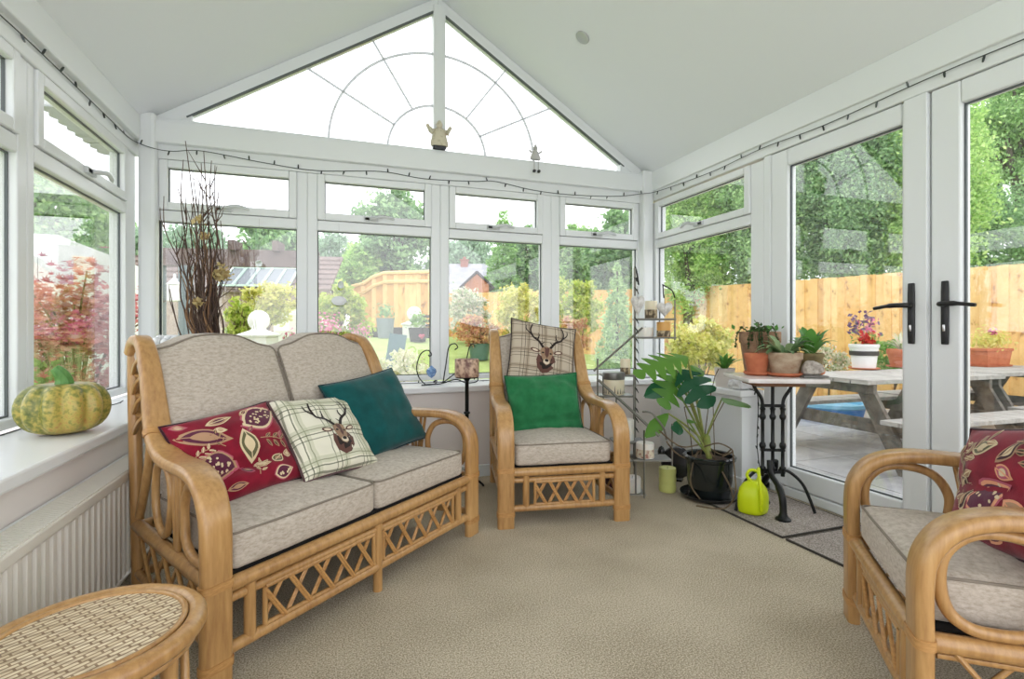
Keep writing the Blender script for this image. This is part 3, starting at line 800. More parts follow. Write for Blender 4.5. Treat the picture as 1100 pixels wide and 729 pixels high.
    for i in range(ncush):
        cx = -(W - .082) / 2 + .003 + cw * (i + .5)
        sz = (cw - .006, .60 * ky, .112)
        def df(q, sz=sz):
            u, v, w = q.x / (sz[0] / 2), q.y / (sz[1] / 2), q.z / (sz[2] / 2)
            dome = .022 * max(0, 1 - u * u) * max(0, 1 - v * v)
            bulge = 0.010 * (1 - min(1, w * w)) 
            x = q.x; y = q.y - (bulge * max(0, 1 - u * u) if v < -.8 else 0)
            z = q.z + (dome if w > 0 else -.2 * dome) + .002 * noise.noise(Vector((q.x * 9 + i * 3, q.y * 9, 1.5)))
            yy = (q.y + .30 * ky) / .74
            x = (cx + x) * (1 - inset / (W / 2) * .9 * yy) - cx
            return (x, y, z)
        c = (cx, .012 + .30 * ky, .284 + .056)
        mb = MB(); mb.rbox(sz, .022, 14, c, df); o = mb.build('seat_cushion', M['uphol'], root, smooth=60, weld=True)
        hz = sz[2] / 2
        for zz, nm in ((hz - .006, 'piping'),):
            lp = [(p[0], p[1], zz) for p in rr_loop(sz[0] / 2 - .002, sz[1] / 2 - .002, .022)]
            cushion_piping(lp, .0035, df, c).build(nm, M['piping'], o, smooth=60)
    # back cushions: camel-backed upper pad over a lumbar roll, leaning back
    bw = (W - .012 - 1.62 * inset) / ncush
    for i in range(ncush):
        cx = -bw * ncush / 2 + bw * (i + .5)
        sz = (bw - .008, .13, .58)
        seam = -.075
        def db(q, sz=sz):
            u, w = q.x / (sz[0] / 2), q.z / (sz[2] / 2)
            hump = 0.5 + 0.5 * math.tanh((0.55 - abs(u)) * 4.2)
            up = max(0, (q.z - seam) / (sz[2] / 2 - seam))
            z = q.z + .055 * (hump - 1) * up ** 1.5
            d = abs(q.z - seam) / .05
            pinch = 1 - .55 * math.exp(-d * d * 4)
            puff = 1 + .25 * max(0, 1 - u * u) * max(0, 1 - w * w)
            y = q.y * pinch * puff
            shrink = 1 - .035 * max(0, -w)
            # lean
            y += .40 * q.z + (0.05 * (q.z / .29) ** 2 if q.z < 0 else 0.0)
            return (q.x * shrink, y, z)
        c = (cx, .60 * ky - .01, .668 + (top - .934))
        mb = MB(); mb.rbox(sz, .035, 22, c, db); o = mb.build('back_cushion', M['uphol'], root, smooth=60, weld=True)
        sm = MB(); sm.tube([Vector(db(Vector((-sz[0] / 2 * .93 + sz[0] * .93 * q / 14, -sz[1] / 2, seam)))) + Vector(c) + Vector((0, .002, 0)) for q in range(15)], .0045, 6); sm.build('seam', M['piping'], o, smooth=60)
        lp = [(p[0], -sz[1] / 2 + .014, p[1]) for p in rr_loop(sz[0] / 2 - .004, sz[2] / 2 - .004, .03)]
        cushion_piping(lp, .004, db, c).build('piping', M['piping'], o, smooth=60)
    return root

def rot2(a, x, y): return (x * cos(a) - y * sin(a), x * sin(a) + y * cos(a))

SOFA = dict(loc=(0.158, 1.916, 0), rz=radians(41), W=1.19)
sofa = rattan_seat('rattan_sofa', 'honey rattan two-seater sofa with oatmeal cushions beside the radiator', 'sofa', SOFA['W'], 2, SOFA['loc'], SOFA['rz'], .12, .90, .912)
ARMC = dict(loc=(1.068, 2.275, 0), rz=radians(-9), W=.585)
armc = rattan_seat('rattan_armchair', 'honey rattan armchair facing the room in front of the back windows', 'armchair', ARMC['W'], 1, ARMC['loc'], ARMC['rz'], .045, 1.0, .934)
NEAR = dict(loc=(1.415, 0.995, 0), rz=radians(-130.8), W=.60)
nearc = rattan_seat('rattan_armchair', 'honey rattan armchair by the patio doors holding only a crimson cushion', 'armchair', NEAR['W'], 1, NEAR['loc'], NEAR['rz'], .045, 1.0, .934)

# footstool
st = thing('rattan_footstool', 'round rattan footstool with woven cane top beside the near sofa arm', 'footstool', (-.445, 1.20, 0), radians(40))
E_ = lambda a, b, z, n=48: [(a * cos(2 * pi * i / n), b * sin(2 * pi * i / n), z) for i in range(n)]
SA, SB, STZ = .180, .176, .37
mb = MB(); mb.tube(E_(SA, SB, STZ - .018), .019, 10, closed=True); mb.build('rim', M['rattan'], st, smooth=60)
mb = MB(); mb.tube(E_(SA - .022, SB - .022, STZ - .006), .006, 8, closed=True).tube(E_(SA - .005, SB - .005, STZ - .045), .008, 8, closed=True); mb.build('rim_trim', M['rattan'], st, smooth=60)
mb = MB(); el = E_(SA - .018, SB - .018, 0)
mb.prism([(p[0], p[1]) for p in el], .02, Matrix.Translation((0, 0, STZ - .026))); mb.build('woven_top', M['wicker'], st, smooth=0)
for k in range(4):
    a = pi / 4 + k * pi / 2
    p0 = Vector((SA * .78 * cos(a), SB * .78 * sin(a), STZ - .03)); p1 = Vector((SA * 1.0 * cos(a), SB * 1.0 * sin(a), 0.0))
    mb = MB(); mb.tube(catmull([p0, p0.lerp(p1, .5) - Vector((.02 * cos(a), .02 * sin(a), 0)), p1], 5), .016, 10); mb.build('leg', M['rattan'], st, smooth=60)
    a2 = a + pi / 2
    q0 = Vector((SA * .8 * cos(a2), SB * .8 * sin(a2), STZ - .03))
    mid = Vector((SA * .9 * cos(a + pi / 4), SB * .9 * sin(a + pi / 4), STZ - .06))
    mb = MB(); mb.tube(catmull([p1 + (p0 - p1) * .35, mid, (Vector((SA * cos(a2), SB * sin(a2), 0)) + (q0 - Vector((SA * cos(a2), SB * sin(a2), 0))) * .35)], 6), .009, 8); mb.build('brace', M['rattan'], st, smooth=60)
mb = MB(); mb.tube(E_(SA * .88, SB * .88, .09), .011, 8, closed=True); mb.build('stretcher', M['rattan'], st, smooth=60)
# ================================================================== outside
def gz(x, y):
    """garden level: patio near the room, lawn rising towards the back fence"""
    if x > 2.6 and y < 6.9: return -0.2
    t = max(0.0, y - (4.4 if x < 2.6 else 6.9))
    z = -0.2 + 0.176 * t
    return min(z, 0.78)

mb = MB(); xs = [-14, -6, -3, -1.36, 0, 1.3, 2.5, 2.6, 4, 6, 9, 14, 22]; ys = [-6, -1, 3.87, 4.4, 5.2, 6, 6.9, 7, 8, 9, 9.9, 11, 12, 12.3, 14, 20, 40]
vs = [(x, y, gz(x, y) if x < 2.55 or y > 6.95 else -0.21) for y in ys for x in xs]; n = len(xs)
fs = [(j * n + i, j * n + i + 1, (j + 1) * n + i + 1, (j + 1) * n + i) for j in range(len(ys) - 1) for i in range(n - 1)
      if not (xs[i] >= -1.36 and xs[i + 1] <= 2.6 and ys[j + 1] <= 3.87)]
mb.add(vs, fs)
lw = mb.build('lawn', M['lawn'], None, smooth=30); tag(lw, 'lawn', None, None, 'structure')
mb = MB()
for i in range(10):
    for j in range(13):
        x0, y0 = 2.56 + i * .6, -0.8 + j * .6
        mb.box(x0, x0 + .59, y0, y0 + .59, -0.26, -0.2)
pt = mb.build('patio', M['patio'], None, smooth=0); tag(pt, 'grey slab patio', None, None, 'structure')

# ---- leaves in bulk (numpy)
def leaf_mesh(name, pts, size, mat, parent=None, asp=0.5, flat=0.0, jitter=0.35, up=0.25, seed=0):
    r = np.random.default_rng(seed)
    P = np.asarray(pts, float); n = len(P)
    nrm = r.normal(size=(n, 3)); nrm[:, 2] = nrm[:, 2] * (1 - flat) + (up + flat * 2.5); nrm /= np.linalg.norm(nrm, axis=1, keepdims=True)
    a = r.normal(size=(n, 3)); a -= nrm * (a * nrm).sum(1, keepdims=True); a /= np.linalg.norm(a, axis=1, keepdims=True)
    b = np.cross(nrm, a)
    s = size * (1 + jitter * r.uniform(-1, 1, n))[:, None]
    v = np.empty((n, 4, 3))
    v[:, 0] = P - a * s * .5; v[:, 1] = P + b * s * .5 * asp + nrm * s * .06; v[:, 2] = P + a * s * .5; v[:, 3] = P - b * s * .5 * asp + nrm * s * .06
    me = bpy.data.meshes.new(name); me.vertices.add(n * 4); me.vertices.foreach_set('co', v.reshape(-1))
    me.loops.add(n * 4); me.loops.foreach_set('vertex_index', np.arange(n * 4, dtype=np.int32))
    me.polygons.add(n); me.polygons.foreach_set('loop_start', np.arange(0, n * 4, 4, dtype=np.int32))
    me.materials.append(mat); me.update(calc_edges=True); me.validate()
    o = bpy.data.objects.new(name, me); COL.objects.link(o)
    if parent is not None: o.parent = parent
    return o

def crown_pts(n, rad, seed, clumps=60, tight=0.16, hollow=0.55, low=-1.0):
    """leaves gathered in clumps through an ellipsoid"""
    r = np.random.default_rng(seed); rad = np.array(rad)
    c = r.normal(size=(clumps * 3, 3)); c /= np.linalg.norm(c, axis=1, keepdims=True)
    c *= (hollow + (1 - hollow) * r.uniform(0, 1, (len(c), 1)))
    c = c[c[:, 2] > low][:clumps]
    k = r.integers(0, len(c), n)
    d = r.normal(size=(n, 3)) * tight * r.uniform(.6, 1.3, (len(c), 1))[k]
    d[:, 2] *= .7
    return (c[k] + d) * rad

def tree(name, label, cat, base, h, rad, n, size, mat, seed, trunk=.12, clumps=70, tight=.15, hollow=.5, group=None, cz=None, boughs=7, asp=.55, flat=0.0, trunkmat='bark', low=-1.0, partname='crown'):
    """base on the ground; crown centre at height h above it"""
    t = thing(name, label, cat, base, 0, group)
    r = random.Random(seed)
    mb = MB()
    mb.tube(catmull([(0, 0, -.15), (r.uniform(-.05, .05) * h, 0, h * .4), (r.uniform(-.06, .06) * h, r.uniform(-.06, .06) * h, h)], 5), [trunk * (1 - .55 * i / 10) for i in range(11)], 8)
    for i in range(boughs):
        a = r.uniform(0, 2 * pi); z0 = h * r.uniform(.45, .85)
        e = Vector((cos(a) * rad[0] * .75, sin(a) * rad[1] * .75, h + r.uniform(-.35, .6) * rad[2]))
        s = Vector((0, 0, z0)); m = s.lerp(e, .5) + Vector((0, 0, .1 * rad[2]))
        mb.tube(catmull([s, m, e], 4), [trunk * (.45 - .04 * q) for q in range(9)], 6)
    mb.build('trunk', M[trunkmat], t, smooth=60)
    P = crown_pts(n, rad, seed, clumps, tight, hollow, low) + np.array([0, 0, h])
    leaf_mesh(partname, P, size, M[mat], t, asp, flat, seed=seed)
    return t

def gat(u, d):
    p = at(u, 400, d); return Vector((p.x, p.y, gz(p.x, p.y)))
def zat(v, d): return CH - (v - HY) / FPX * d

def tree_px(name, label, cat, u0, u1, v0, v1, d, n, size, mat, seed, **k):
    """a tree whose crown is about u0..u1 x v0..v1 in the photograph at distance d"""
    b = gat((u0 + u1) / 2, d); w = (u1 - u0) / FPX * d; z1, z0 = zat(v0, d), zat(v1, d)
    dep = k.pop('dep', w * .45)
    return tree(name, label, cat, b, (z0 + z1) / 2 - b.z, (w / 2 * .86, dep * .86, (z1 - z0) / 2 * .86), n, size, mat, seed, **k)

# trees, from the left round to the right
tree_px('broadleaf_tree', 'green broadleaf tree standing behind the white rendered garden wall', 'tree', -10, 118, 170, 290, 9.5, 9000, .13, 'l_tree', 1, trunk=.1)
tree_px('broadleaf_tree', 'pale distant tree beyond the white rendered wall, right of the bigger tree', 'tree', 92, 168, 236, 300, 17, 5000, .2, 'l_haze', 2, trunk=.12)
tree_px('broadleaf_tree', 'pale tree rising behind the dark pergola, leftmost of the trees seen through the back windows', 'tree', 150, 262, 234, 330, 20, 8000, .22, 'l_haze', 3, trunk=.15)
tree_px('broadleaf_tree', 'mid-green tree behind the tiled outbuilding roof beyond the pergola', 'tree', 238, 340, 232, 330, 19, 8000, .22, 'l_dark', 4, trunk=.15)
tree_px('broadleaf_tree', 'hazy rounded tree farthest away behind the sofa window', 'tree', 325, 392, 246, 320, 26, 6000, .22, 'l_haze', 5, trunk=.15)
tree_px('broadleaf_tree', 'tall airy tree behind the curved fence top', 'tree', 374, 474, 196, 330, 15, 14000, .16, 'l_dark', 6, trunk=.14, clumps=90, tight=.13)
tree_px('broadleaf_tree', 'bright green bushy tree standing just left of the curved fence top', 'tree', 362, 412, 258, 330, 14.2, 6000, .14, 'l_light', 7, trunk=.08)
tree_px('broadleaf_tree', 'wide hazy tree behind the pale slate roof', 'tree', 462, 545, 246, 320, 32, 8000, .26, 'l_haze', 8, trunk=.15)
tree_px('broadleaf_tree', 'dark tree close to the right of the tall conifer', 'tree', 540, 598, 236, 330, 16, 9000, .16, 'l_dark', 10, trunk=.12)
tree_px('broadleaf_tree', 'green tree showing above the armchair, left of the weeping conifer', 'tree', 592, 652, 232, 335, 14.5, 9000, .15, 'l_tree', 11, trunk=.12)
tree_px('broadleaf_tree', 'rounded tree whose top shows in the fanlight beside the right corner post', 'tree', 626, 700, 216, 335, 13, 11000, .14, 'l_dark', 12, trunk=.12)
tree_px('broadleaf_tree', 'dense light green tree over the fence left of the patio doors', 'tree', 684, 800, 130, 352, 10.5, 45000, .075, 'l_light', 13, trunk=.12, clumps=260, tight=.12, hollow=.4)
tree_px('broadleaf_tree', 'dense green tree over the fence behind the door jamb', 'tree', 755, 885, 90, 352, 10, 51000, .075, 'l_tree', 14, trunk=.12, clumps=260, tight=.12, hollow=.4)
tree_px('broadleaf_tree', 'dense dark tree over the fence filling the first patio door', 'tree', 830, 975, 70, 345, 9.2, 51000, .075, 'l_dark', 15, trunk=.12, clumps=260, tight=.12, hollow=.4)
tree_px('broadleaf_tree', 'leafy tree over the fence behind the meeting stiles of the patio doors', 'tree', 915, 1060, 40, 345, 8.9, 48000, .075, 'l_light', 16, trunk=.12, clumps=260, tight=.12, hollow=.4)
tree_px('broadleaf_tree', 'tall open tree with branching dark trunks and sky between its leaves', 'tree', 1010, 1190, 10, 250, 10.5, 39000, .075, 'l_tree', 17, trunk=.16, clumps=200, tight=.075, boughs=16, hollow=.3)
tree_px('broadleaf_tree', 'low bushy tree along the fence under the tall open tree', 'tree', 1010, 1190, 190, 350, 9.6, 24000, .075, 'l_dark', 18, trunk=.1)

# the tall conifer
def conifer(label, name, base, h, w, n, size, mat, seed, droop=.3, power=1.0):
    t = thing(name, label, 'tree', base)
    r = np.random.default_rng(seed)
    MB().tube([(0, 0, -.1), (0, 0, h * .95)], [w * .05, .01], 8).build('trunk', M['bark'], t, smooth=60)
    z = 1 - np.sqrt(r.uniform(0, 1, n)); a = r.uniform(0, 2 * pi, n)
    tier = (np.floor(z * 14) + r.uniform(0, .8, n)) / 14
    rr = (1 - z) ** power * w * (0.35 + .65 * r.uniform(0, 1, n) ** .5)
    k = np.floor(a / (2 * pi) * 9); rr *= .75 + .25 * np.sin(k * 2.4 + np.floor(z * 14) * 1.7)
    P = np.c_[rr * np.cos(a), rr * np.sin(a), tier * h - droop * rr + .05]
    P[:, 2] = np.maximum(P[:, 2], .02)
    leaf_mesh('foliage', P, size, M[mat], t, .35, up=0, seed=seed)
    return t
b = gat(541, 15.2); conifer('tall pointed bright green conifer in front of the dark trees', 'conifer_tree', b, zat(226, 15.2) - b.z, .85, 12000, .13, 'l_conifer', 21, .2, .5)
b = gat(663, 6.4); conifer('blue-green weeping conifer outside the right-hand back window', 'weeping_conifer', b, zat(283, 6.4) - b.z, .60, 10000, .075, 'l_weep', 22, 1.25, .8)

# ---- shrubs
def shrub(name, label, u0, u1, v0, v1, d, n, size, mat, seed, **k):
    k.setdefault('trunk', .018); k.setdefault('clumps', 40); k.setdefault('boughs', 8)
    return tree_px(name, label, 'shrub', u0, u1, v0, v1, d, n, size, mat, seed, trunkmat='stem_brown', partname='foliage', **k)

# red maple: star-shaped leaves in flat layers outside the left window
mp = thing('japanese_maple', 'red-leaved japanese maple close outside the left-hand window', 'shrub', gat(80, 3.85))
r_ = np.random.default_rng(5)
mb = MB()
ends = []
for i in range(34):
    a = r_.uniform(0, 2 * pi); L = r_.uniform(.1, .66); zt_ = .34 + r_.uniform(.16, 1.2) * (1 - .22 * L)
    e = Vector((cos(a) * L, sin(a) * L, zt_ + .1)); m = Vector((cos(a) * L * .35, sin(a) * L * .35, zt_ * .7 + .1))
    mb.tube(catmull([(0, 0, 0), m, e], 5), [.014 - .001 * q for q in range(11)], 6); ends.append(e); ends.append(m.lerp(e, .6) + Vector((0, 0, .05)))
mb.build('trunk', M['stem_brown'], mp, smooth=60)
cc = np.array([tuple(e) for e in ends])
k = r_.integers(0, len(cc), 5200); off = r_.normal(size=(5200, 3)) * np.array([.14, .14, .05]); P0 = cc[k] + off; P0 = P0[P0[:, 0] + mp.location.x < -1.42]
Pm = MB()
for p in P0:
    s = r_.uniform(.030, .058); ya = r_.uniform(0, 2 * pi); tilt = .5 + r_.normal() * .7
    R = Matrix.Translation(Vector(p)) @ Matrix.Rotation(ya, 4, 'Z') @ Matrix.Rotation(tilt, 4, 'X')
    pts = [Vector((0, -.15 * s, 0))]
    for q in range(5):
        a = -1.25 + q * .625
        for da, rr in ((-.22, .42), (0, 1.0 - .12 * abs(q - 2)), (.22, .42)): pts.append(Vector((sin(a + da) * rr * s, cos(a + da) * rr * s, 0)))
    Pm.add([R @ q for q in pts], [tuple(range(len(pts)))])
Pm.build('foliage', M['l_red'], mp, smooth=0)
shrub('green_shrub', 'small bright green shrub low beside the red maple', 28, 70, 380, 450, 3.5, 700, .05, 'l_green', 31, dep=.18)
shrub('lime_shrub', 'lime green shrub right behind the bundle of twigs', 240, 272, 318, 372, 5.6, 1500, .06, 'l_lime', 32)
shrub('acer_shrub', 'pale yellow acer in front of the tiled outbuilding', 250, 325, 300, 352, 7.4, 3000, .075, 'l_yellow', 33, flat=.3)
shrub('acer_shrub', 'lime yellow acer outside the second back window', 332, 400, 294, 392, 6.2, 4500, .07, 'l_lime', 34, flat=.2)
shrub('variegated_shrub', 'white variegated shrub outside the third back window', 474, 532, 306, 372, 9.6, 3600, .075, 'l_white', 35, dep=.4)
shrub('acer_shrub', 'small peach-leaved acer growing in the green glazed pot', 486, 545, 334, 378, 8.4, 2200, .065, 'l_peach', 36, flat=.3, dep=.28)
shrub('yellow_shrub', 'big yellow shrub behind the left side of the armchair', 528, 592, 296, 384, 8.4, 4500, .08, 'l_yellow', 37)
shrub('yellow_shrub', 'yellow-green shrub behind the checked cushion, left of the weeping conifer', 590, 648, 290, 372, 8.6, 4000, .08, 'l_lime', 38)
shrub('peach_shrub', 'low peach shrub by the fence right of the armchair window post', 596, 640, 334, 382, 7.8, 1600, .06, 'l_peach', 39, dep=.3)
shrub('yellow_shrub', 'yellow flowering shrub outside the right-hand window beyond the candle stand', 716, 790, 330, 402, 5.2, 3600, .06, 'l_yellow', 40, dep=.35)
shrub('green_shrub', 'green shrub by the fence behind the flower pots on the picnic table', 938, 985, 356, 412, 6.8, 1600, .06, 'l_green', 41, dep=.3)
shrub('pale_shrub', 'pale feathery shrub behind the rock on the bistro table', 868, 912, 366, 412, 7.6, 1200, .06, 'l_white', 42, dep=.3)
shrub('border_plant', 'pale low plants in the border under the second back window', 398, 470, 376, 420, 5.2, 1200, .05, 'l_palef', 43, dep=.25)
def flowers(label, u, v, d, n, size, mat, seed, spread):
    b = gat(u, d); z = zat(v, d) - b.z
    t = thing('flowering_plant', label, 'flowers', b)
    r = np.random.default_rng(seed); mb = MB()
    P = r.normal(size=(n, 3)) * np.array([spread, spread, spread * .8]) + np.array([0, 0, z])
    for p in P[:14]: mb.tube([(p[0] * .2, p[1] * .2, 0), tuple(p)], .004, 5)
    mb.build('stems', M['stem'], t, smooth=60)
    leaf_mesh('petals', P, size, M[mat], t, .8, seed=seed)
flowers('pink flowers beside the lime acer behind the middle of the sofa', 350, 350, 5.4, 160, .035, 'l_pink', 51, .09)
flowers('pink flowers low in front of the white doorway', 316, 362, 6.0, 110, .035, 'l_pink', 52, .07)
flowers('small pink flowers under the curved fence behind the sofa', 388, 357, 5.8, 90, .032, 'l_pink', 53, .06)

# ---- white rendered wall on the left
c = at(60, 252, 5.0); e = at(150, 283, 7.6)
z1 = c.z
mb = MB(); dv = Vector((e.x - c.x, e.y - c.y, 0)); mb.bar((c.x - .06, c.y, (z1 - .4) / 2), (e.x - .06, e.y, (z1 - .4) / 2), .16, z1 + .4)
w_ = mb.build('garden_wall', M['render_white'], None, smooth=0, bevel=.01); tag(w_, 'white rendered garden wall receding outside the left-hand window', 'wall')
mb = MB(); mb.box(c.x - 2.6, c.x - .145, c.y, c.y + .16, -.3, z1); w_ = mb.build('garden_wall', M['render_white'], None, smooth=0, bevel=.01); tag(w_, 'white rendered end wall facing the room left of the maple', 'wall')

# ---- scalloped eave of the roof edge above the left window
mb = MB()
P = []
y0, y1 = 3.0, 3.72
nn = 40
for i in range(nn + 1):
    y = y0 + (y1 - y0) * i / nn; P.append((-1.30 - .022 * abs(sin(pi * i / 5)), y))
poly = [(-1.19, y0), (-1.19, y1)] + P[::-1]
mb.prism(poly, .03, Matrix.Translation((0, 0, 2.0))); o = mb.build('trim_11', M['eave'], None, smooth=0); tag(o, 'scalloped grey eave outside the left fanlight', None, None, 'structure')

# ---- fences
def fence(name, label, pts, top, bottom, bw=.145, cap=True):
    t = thing(name, label, 'fence', (0, 0, 0))
    m = MB(); posts = []
    r = random.Random(9)
    for (a, b), (ta, tb), (ba, bb) in zip(zip(pts[:-1], pts[1:]), zip(top[:-1], top[1:]), zip(bottom[:-1], bottom[1:])):
        a, b = Vector((a[0], a[1], 0)), Vector((b[0], b[1], 0)); L = (b - a).length; n = max(1, int(L / bw)); d = (b - a) / L; nrm = Vector((d.y, -d.x, 0))
        for i in range(n):
            f = (i + .5) / n; p = a + (b - a) * f + nrm * (.012 if i % 2 else 0)
            z0 = ba + (bb - ba) * f; z1 = ta + (tb - ta) * f + r.uniform(-.006, .006)
            m.bar((p.x, p.y, z0), (p.x, p.y, z1), L / n * 1.06, .02, nrm)
        posts.append((a, ba, ta))
    m.build('board_panel', M['fence'], t, smooth=0)
    for a, ba, ta in posts:
        MB().box(a.x - .05, a.x + .05, a.y - .05, a.y + .05, ba, ta - .05).build('post', M['fence_post'], t, smooth=0)
    return t
A_, B_ = Vector((8.3, 1.0)), Vector((6.75, 9.9))
BW_ = .105
A2 = A_ + (A_ - B_) * .35
fence('board_fence', 'new larch board fence along the right side of the garden, behind the picnic tables', [A2, A_, A_.lerp(B_, .35), A_.lerp(B_, .7), B_], [1.66, 1.70, 1.74, 1.78, 1.84], [-.3, -.3, -.3, -.25, 0], .105)
C_ = at(592, 350, 11.4); D_ = at(470, 350, 13.0); E_p = at(372, 350, 13.4)
fence('board_fence', 'new larch board fence across the back of the garden behind the yellow shrubs', [B_, (C_.x, C_.y), (D_.x, D_.y)], [1.86, 1.80, 1.86], [.1, .3, .3], .125)
# fence with the raised curved top behind the sofa window
q0, q1 = at(378, 350, 12.6), at(474, 350, 12.2)
nseg = 8; pp = []; tt = []; bb = []
for i in range(nseg + 1):
    f = i / nseg; p = q0.lerp(q1, f); pp.append((p.x, p.y)); u = 378 + 96 * f
    v = 307 if u < 388 else (307 - 14 * min(1, (u - 388) / 22) ** .7)
    tt.append(zat(v, 12.4)); bb.append(.2)
t_ = fence('curved_top_fence', 'larch fence with a raised curved top behind the right end of the sofa', pp, tt, bb, .17)
mb = MB()
for z in (-.0, -.22):
    mb.tube([(p[0], p[1] - .06, h + z) for p, h in zip(pp, tt)], .045, 6)
mb.build('capping_rail', M['fence_post'], t_, smooth=40)

# ---- playhouse gable and slate-roofed house with chimney
ph = thing('playhouse', 'small wooden playhouse with a dark felt gable roof by the back fence', 'shed', gat(512, 13.6), -YAW * .6)
dz = zat(292, 13.6) - ph.location.z
MB().box(-.32, .32, -.1, .8, -.1, dz - .34).build('wall', M['shed_wood'], ph, smooth=0)
MB().prism([(-.32, dz - .34), (.32, dz - .34), (0, dz - .06)], .04, Matrix(((1, 0, 0, 0), (0, 0, 1, -.1), (0, 1, 0, 0), (0, 0, 0, 1)))).build('gable', M['shed_wood'], ph, smooth=0)
for s in (-1, 1):
    MB().bar((0, .35, dz), (s * .46, .35, dz - .44), 1.0, .05, (0, 0, 1)).build('roof_slope', M['felt'], ph, smooth=0)
hs = thing('house', 'distant house with a pale slate roof and red brick chimney behind the playhouse', 'house', gat(502, 24), -YAW)
hz = zat(276, 24) - hs.location.z
MB().box(-3.0, 1.8, 0, 5, -1, hz - 2.6).build('wall', M['render_white'], hs, smooth=0)
MB().add([(-3.1, -.2, hz - 2.6), (1.9, -.2, hz - 2.6), (1.9, 2.5, hz), (-3.1, 2.5, hz), (-3.1, -.2, hz - 2.72), (1.9, -.2, hz - 2.72), (1.9, 2.5, hz - .12), (-3.1, 2.5, hz - .12)], [(0, 1, 2, 3), (7, 6, 5, 4), (0, 4, 5, 1), (1, 5, 6, 2), (2, 6, 7, 3), (3, 7, 4, 0)]).build('roof', M['slate_roof'], hs, smooth=0)
ch = MB().box(-.55, -.18, 2.3, 2.7, hz - .4, hz + .16).box(-.59, -.14, 2.26, 2.74, hz + .16, hz + .21).build('chimney', M['redbrick'], hs, smooth=0)
MB().lathe([(.07, 0), (.08, .14), (.06, .15)], 12, (-.365, 2.5, hz + .21)).build('chimney_pot', M['redbrick'], ch, smooth=40)

# ---- tiled outbuilding with a row of glazed roof windows
ob = thing('outbuilding', 'brick outbuilding with brown tiled roof and a row of green-framed roof windows', 'building', gat(268, 10.5), -YAW * .5)
oz = zat(275, 12.2) - ob.location.z; ez = zat(311, 10.5) - ob.location.z
MB().box(-2.6, 1.35, 0, 3, -.2, ez + .05).build('wall', M['brick'], ob, smooth=0)
def slab(x0, x1, ya, za, yb, zb, t=.06):
    return MB().add([(x0, ya, za), (x1, ya, za), (x1, yb, zb), (x0, yb, zb), (x0, ya, za - t), (x1, ya, za - t), (x1, yb, zb - t), (x0, yb, zb - t)], [(0, 1, 2, 3), (7, 6, 5, 4), (0, 4, 5, 1), (1, 5, 6, 2), (2, 6, 7, 3), (3, 7, 4, 0)])
slab(-2.8, 1.6, -.15, ez, 1.6, oz).build('roof', M['rooftile'], ob, smooth=0)
mb = MB()
for i in range(7): mb.bar((-2.8, -.15 + i * .25, ez + i * .25 / 1.75 * (oz - ez) + .015), (1.6, -.15 + i * .25, ez + i * .25 / 1.75 * (oz - ez) + .015), .03, .03)
mb.build('tile_courses', M['rooftile'], ob, smooth=0)
for i in range(5):
    x = -.55 + i * .27
    f = MB()
    zf = lambda y: ez + (y + .15) / 1.75 * (oz - ez) + .06
    for a, b in (((x, -.12), (x, .75)), ((x + .26, -.12), (x + .26, .75)), ((x, -.12), (x + .26, -.12)), ((x, .75), (x + .26, .75))): f.bar((a[0], a[1], zf(a[1])), (b[0], b[1], zf(b[1])), .035, .04)
    fo = f.build('roof_window', M['green_paint'], ob, smooth=0)
    slab(x, x + .26, -.12, zf(-.12) - .01, .75, zf(.75) - .01, .01).build('pane', M['roof_glass'], fo, smooth=0)
# white doorway block beside it
wb = thing('white_outhouse', 'white painted outhouse wall with a door, right of the pale acer', 'building', gat(318, 8.6), -YAW)
MB().box(-.38, .5, 0, 1.0, -.1, zat(327, 8.6) - wb.location.z).build('wall', M['white_paint'], wb, smooth=0)
MB().box(-.1, .25, -.03, 0, -.1, zat(338, 8.6) - wb.location.z).build('door_panel', M['pot_white'], wb, smooth=0)

# ---- pergola
pg = thing('pergola', 'dark timber pergola with a heavy cross beam beyond the bundle of twigs', 'pergola', gat(240, 6.2), -YAW * .55)
gx = lambda u: (u - 240) / FPX * 6.2
pz = zat(268, 6.2) - pg.location.z; pz0 = zat(286, 6.2) - pg.location.z
MB().box(gx(165), gx(338), -.05, .05, pz0, pz).build('beam', M['dark_wood'], pg, smooth=0)
for u in (252, 296, 330):
    MB().box(gx(u) - .035, gx(u) + .035, -.14, .14, pz - .02, pz + .10).build('rafter', M['dark_wood'], pg, smooth=0)
for u in (176, 203):
    MB().box(gx(u) - .06, gx(u) + .06, -.06, .06, -.1, pz0).build('post', M['grey_post'], pg, smooth=0)
ln = thing('hanging_lantern', 'small white lantern hanging from the pergola beam', 'lantern', at(188, 300, 6.1))
MB().box(-.07, .07, -.07, .07, -.26, -.06).build('body', M['pot_white_out'], ln, smooth=0, bevel=.01)
MB().lathe([(.1, -.06), (.02, .02), (.015, .07)], 8).build('lid', M['pot_white_out'], ln, smooth=0)

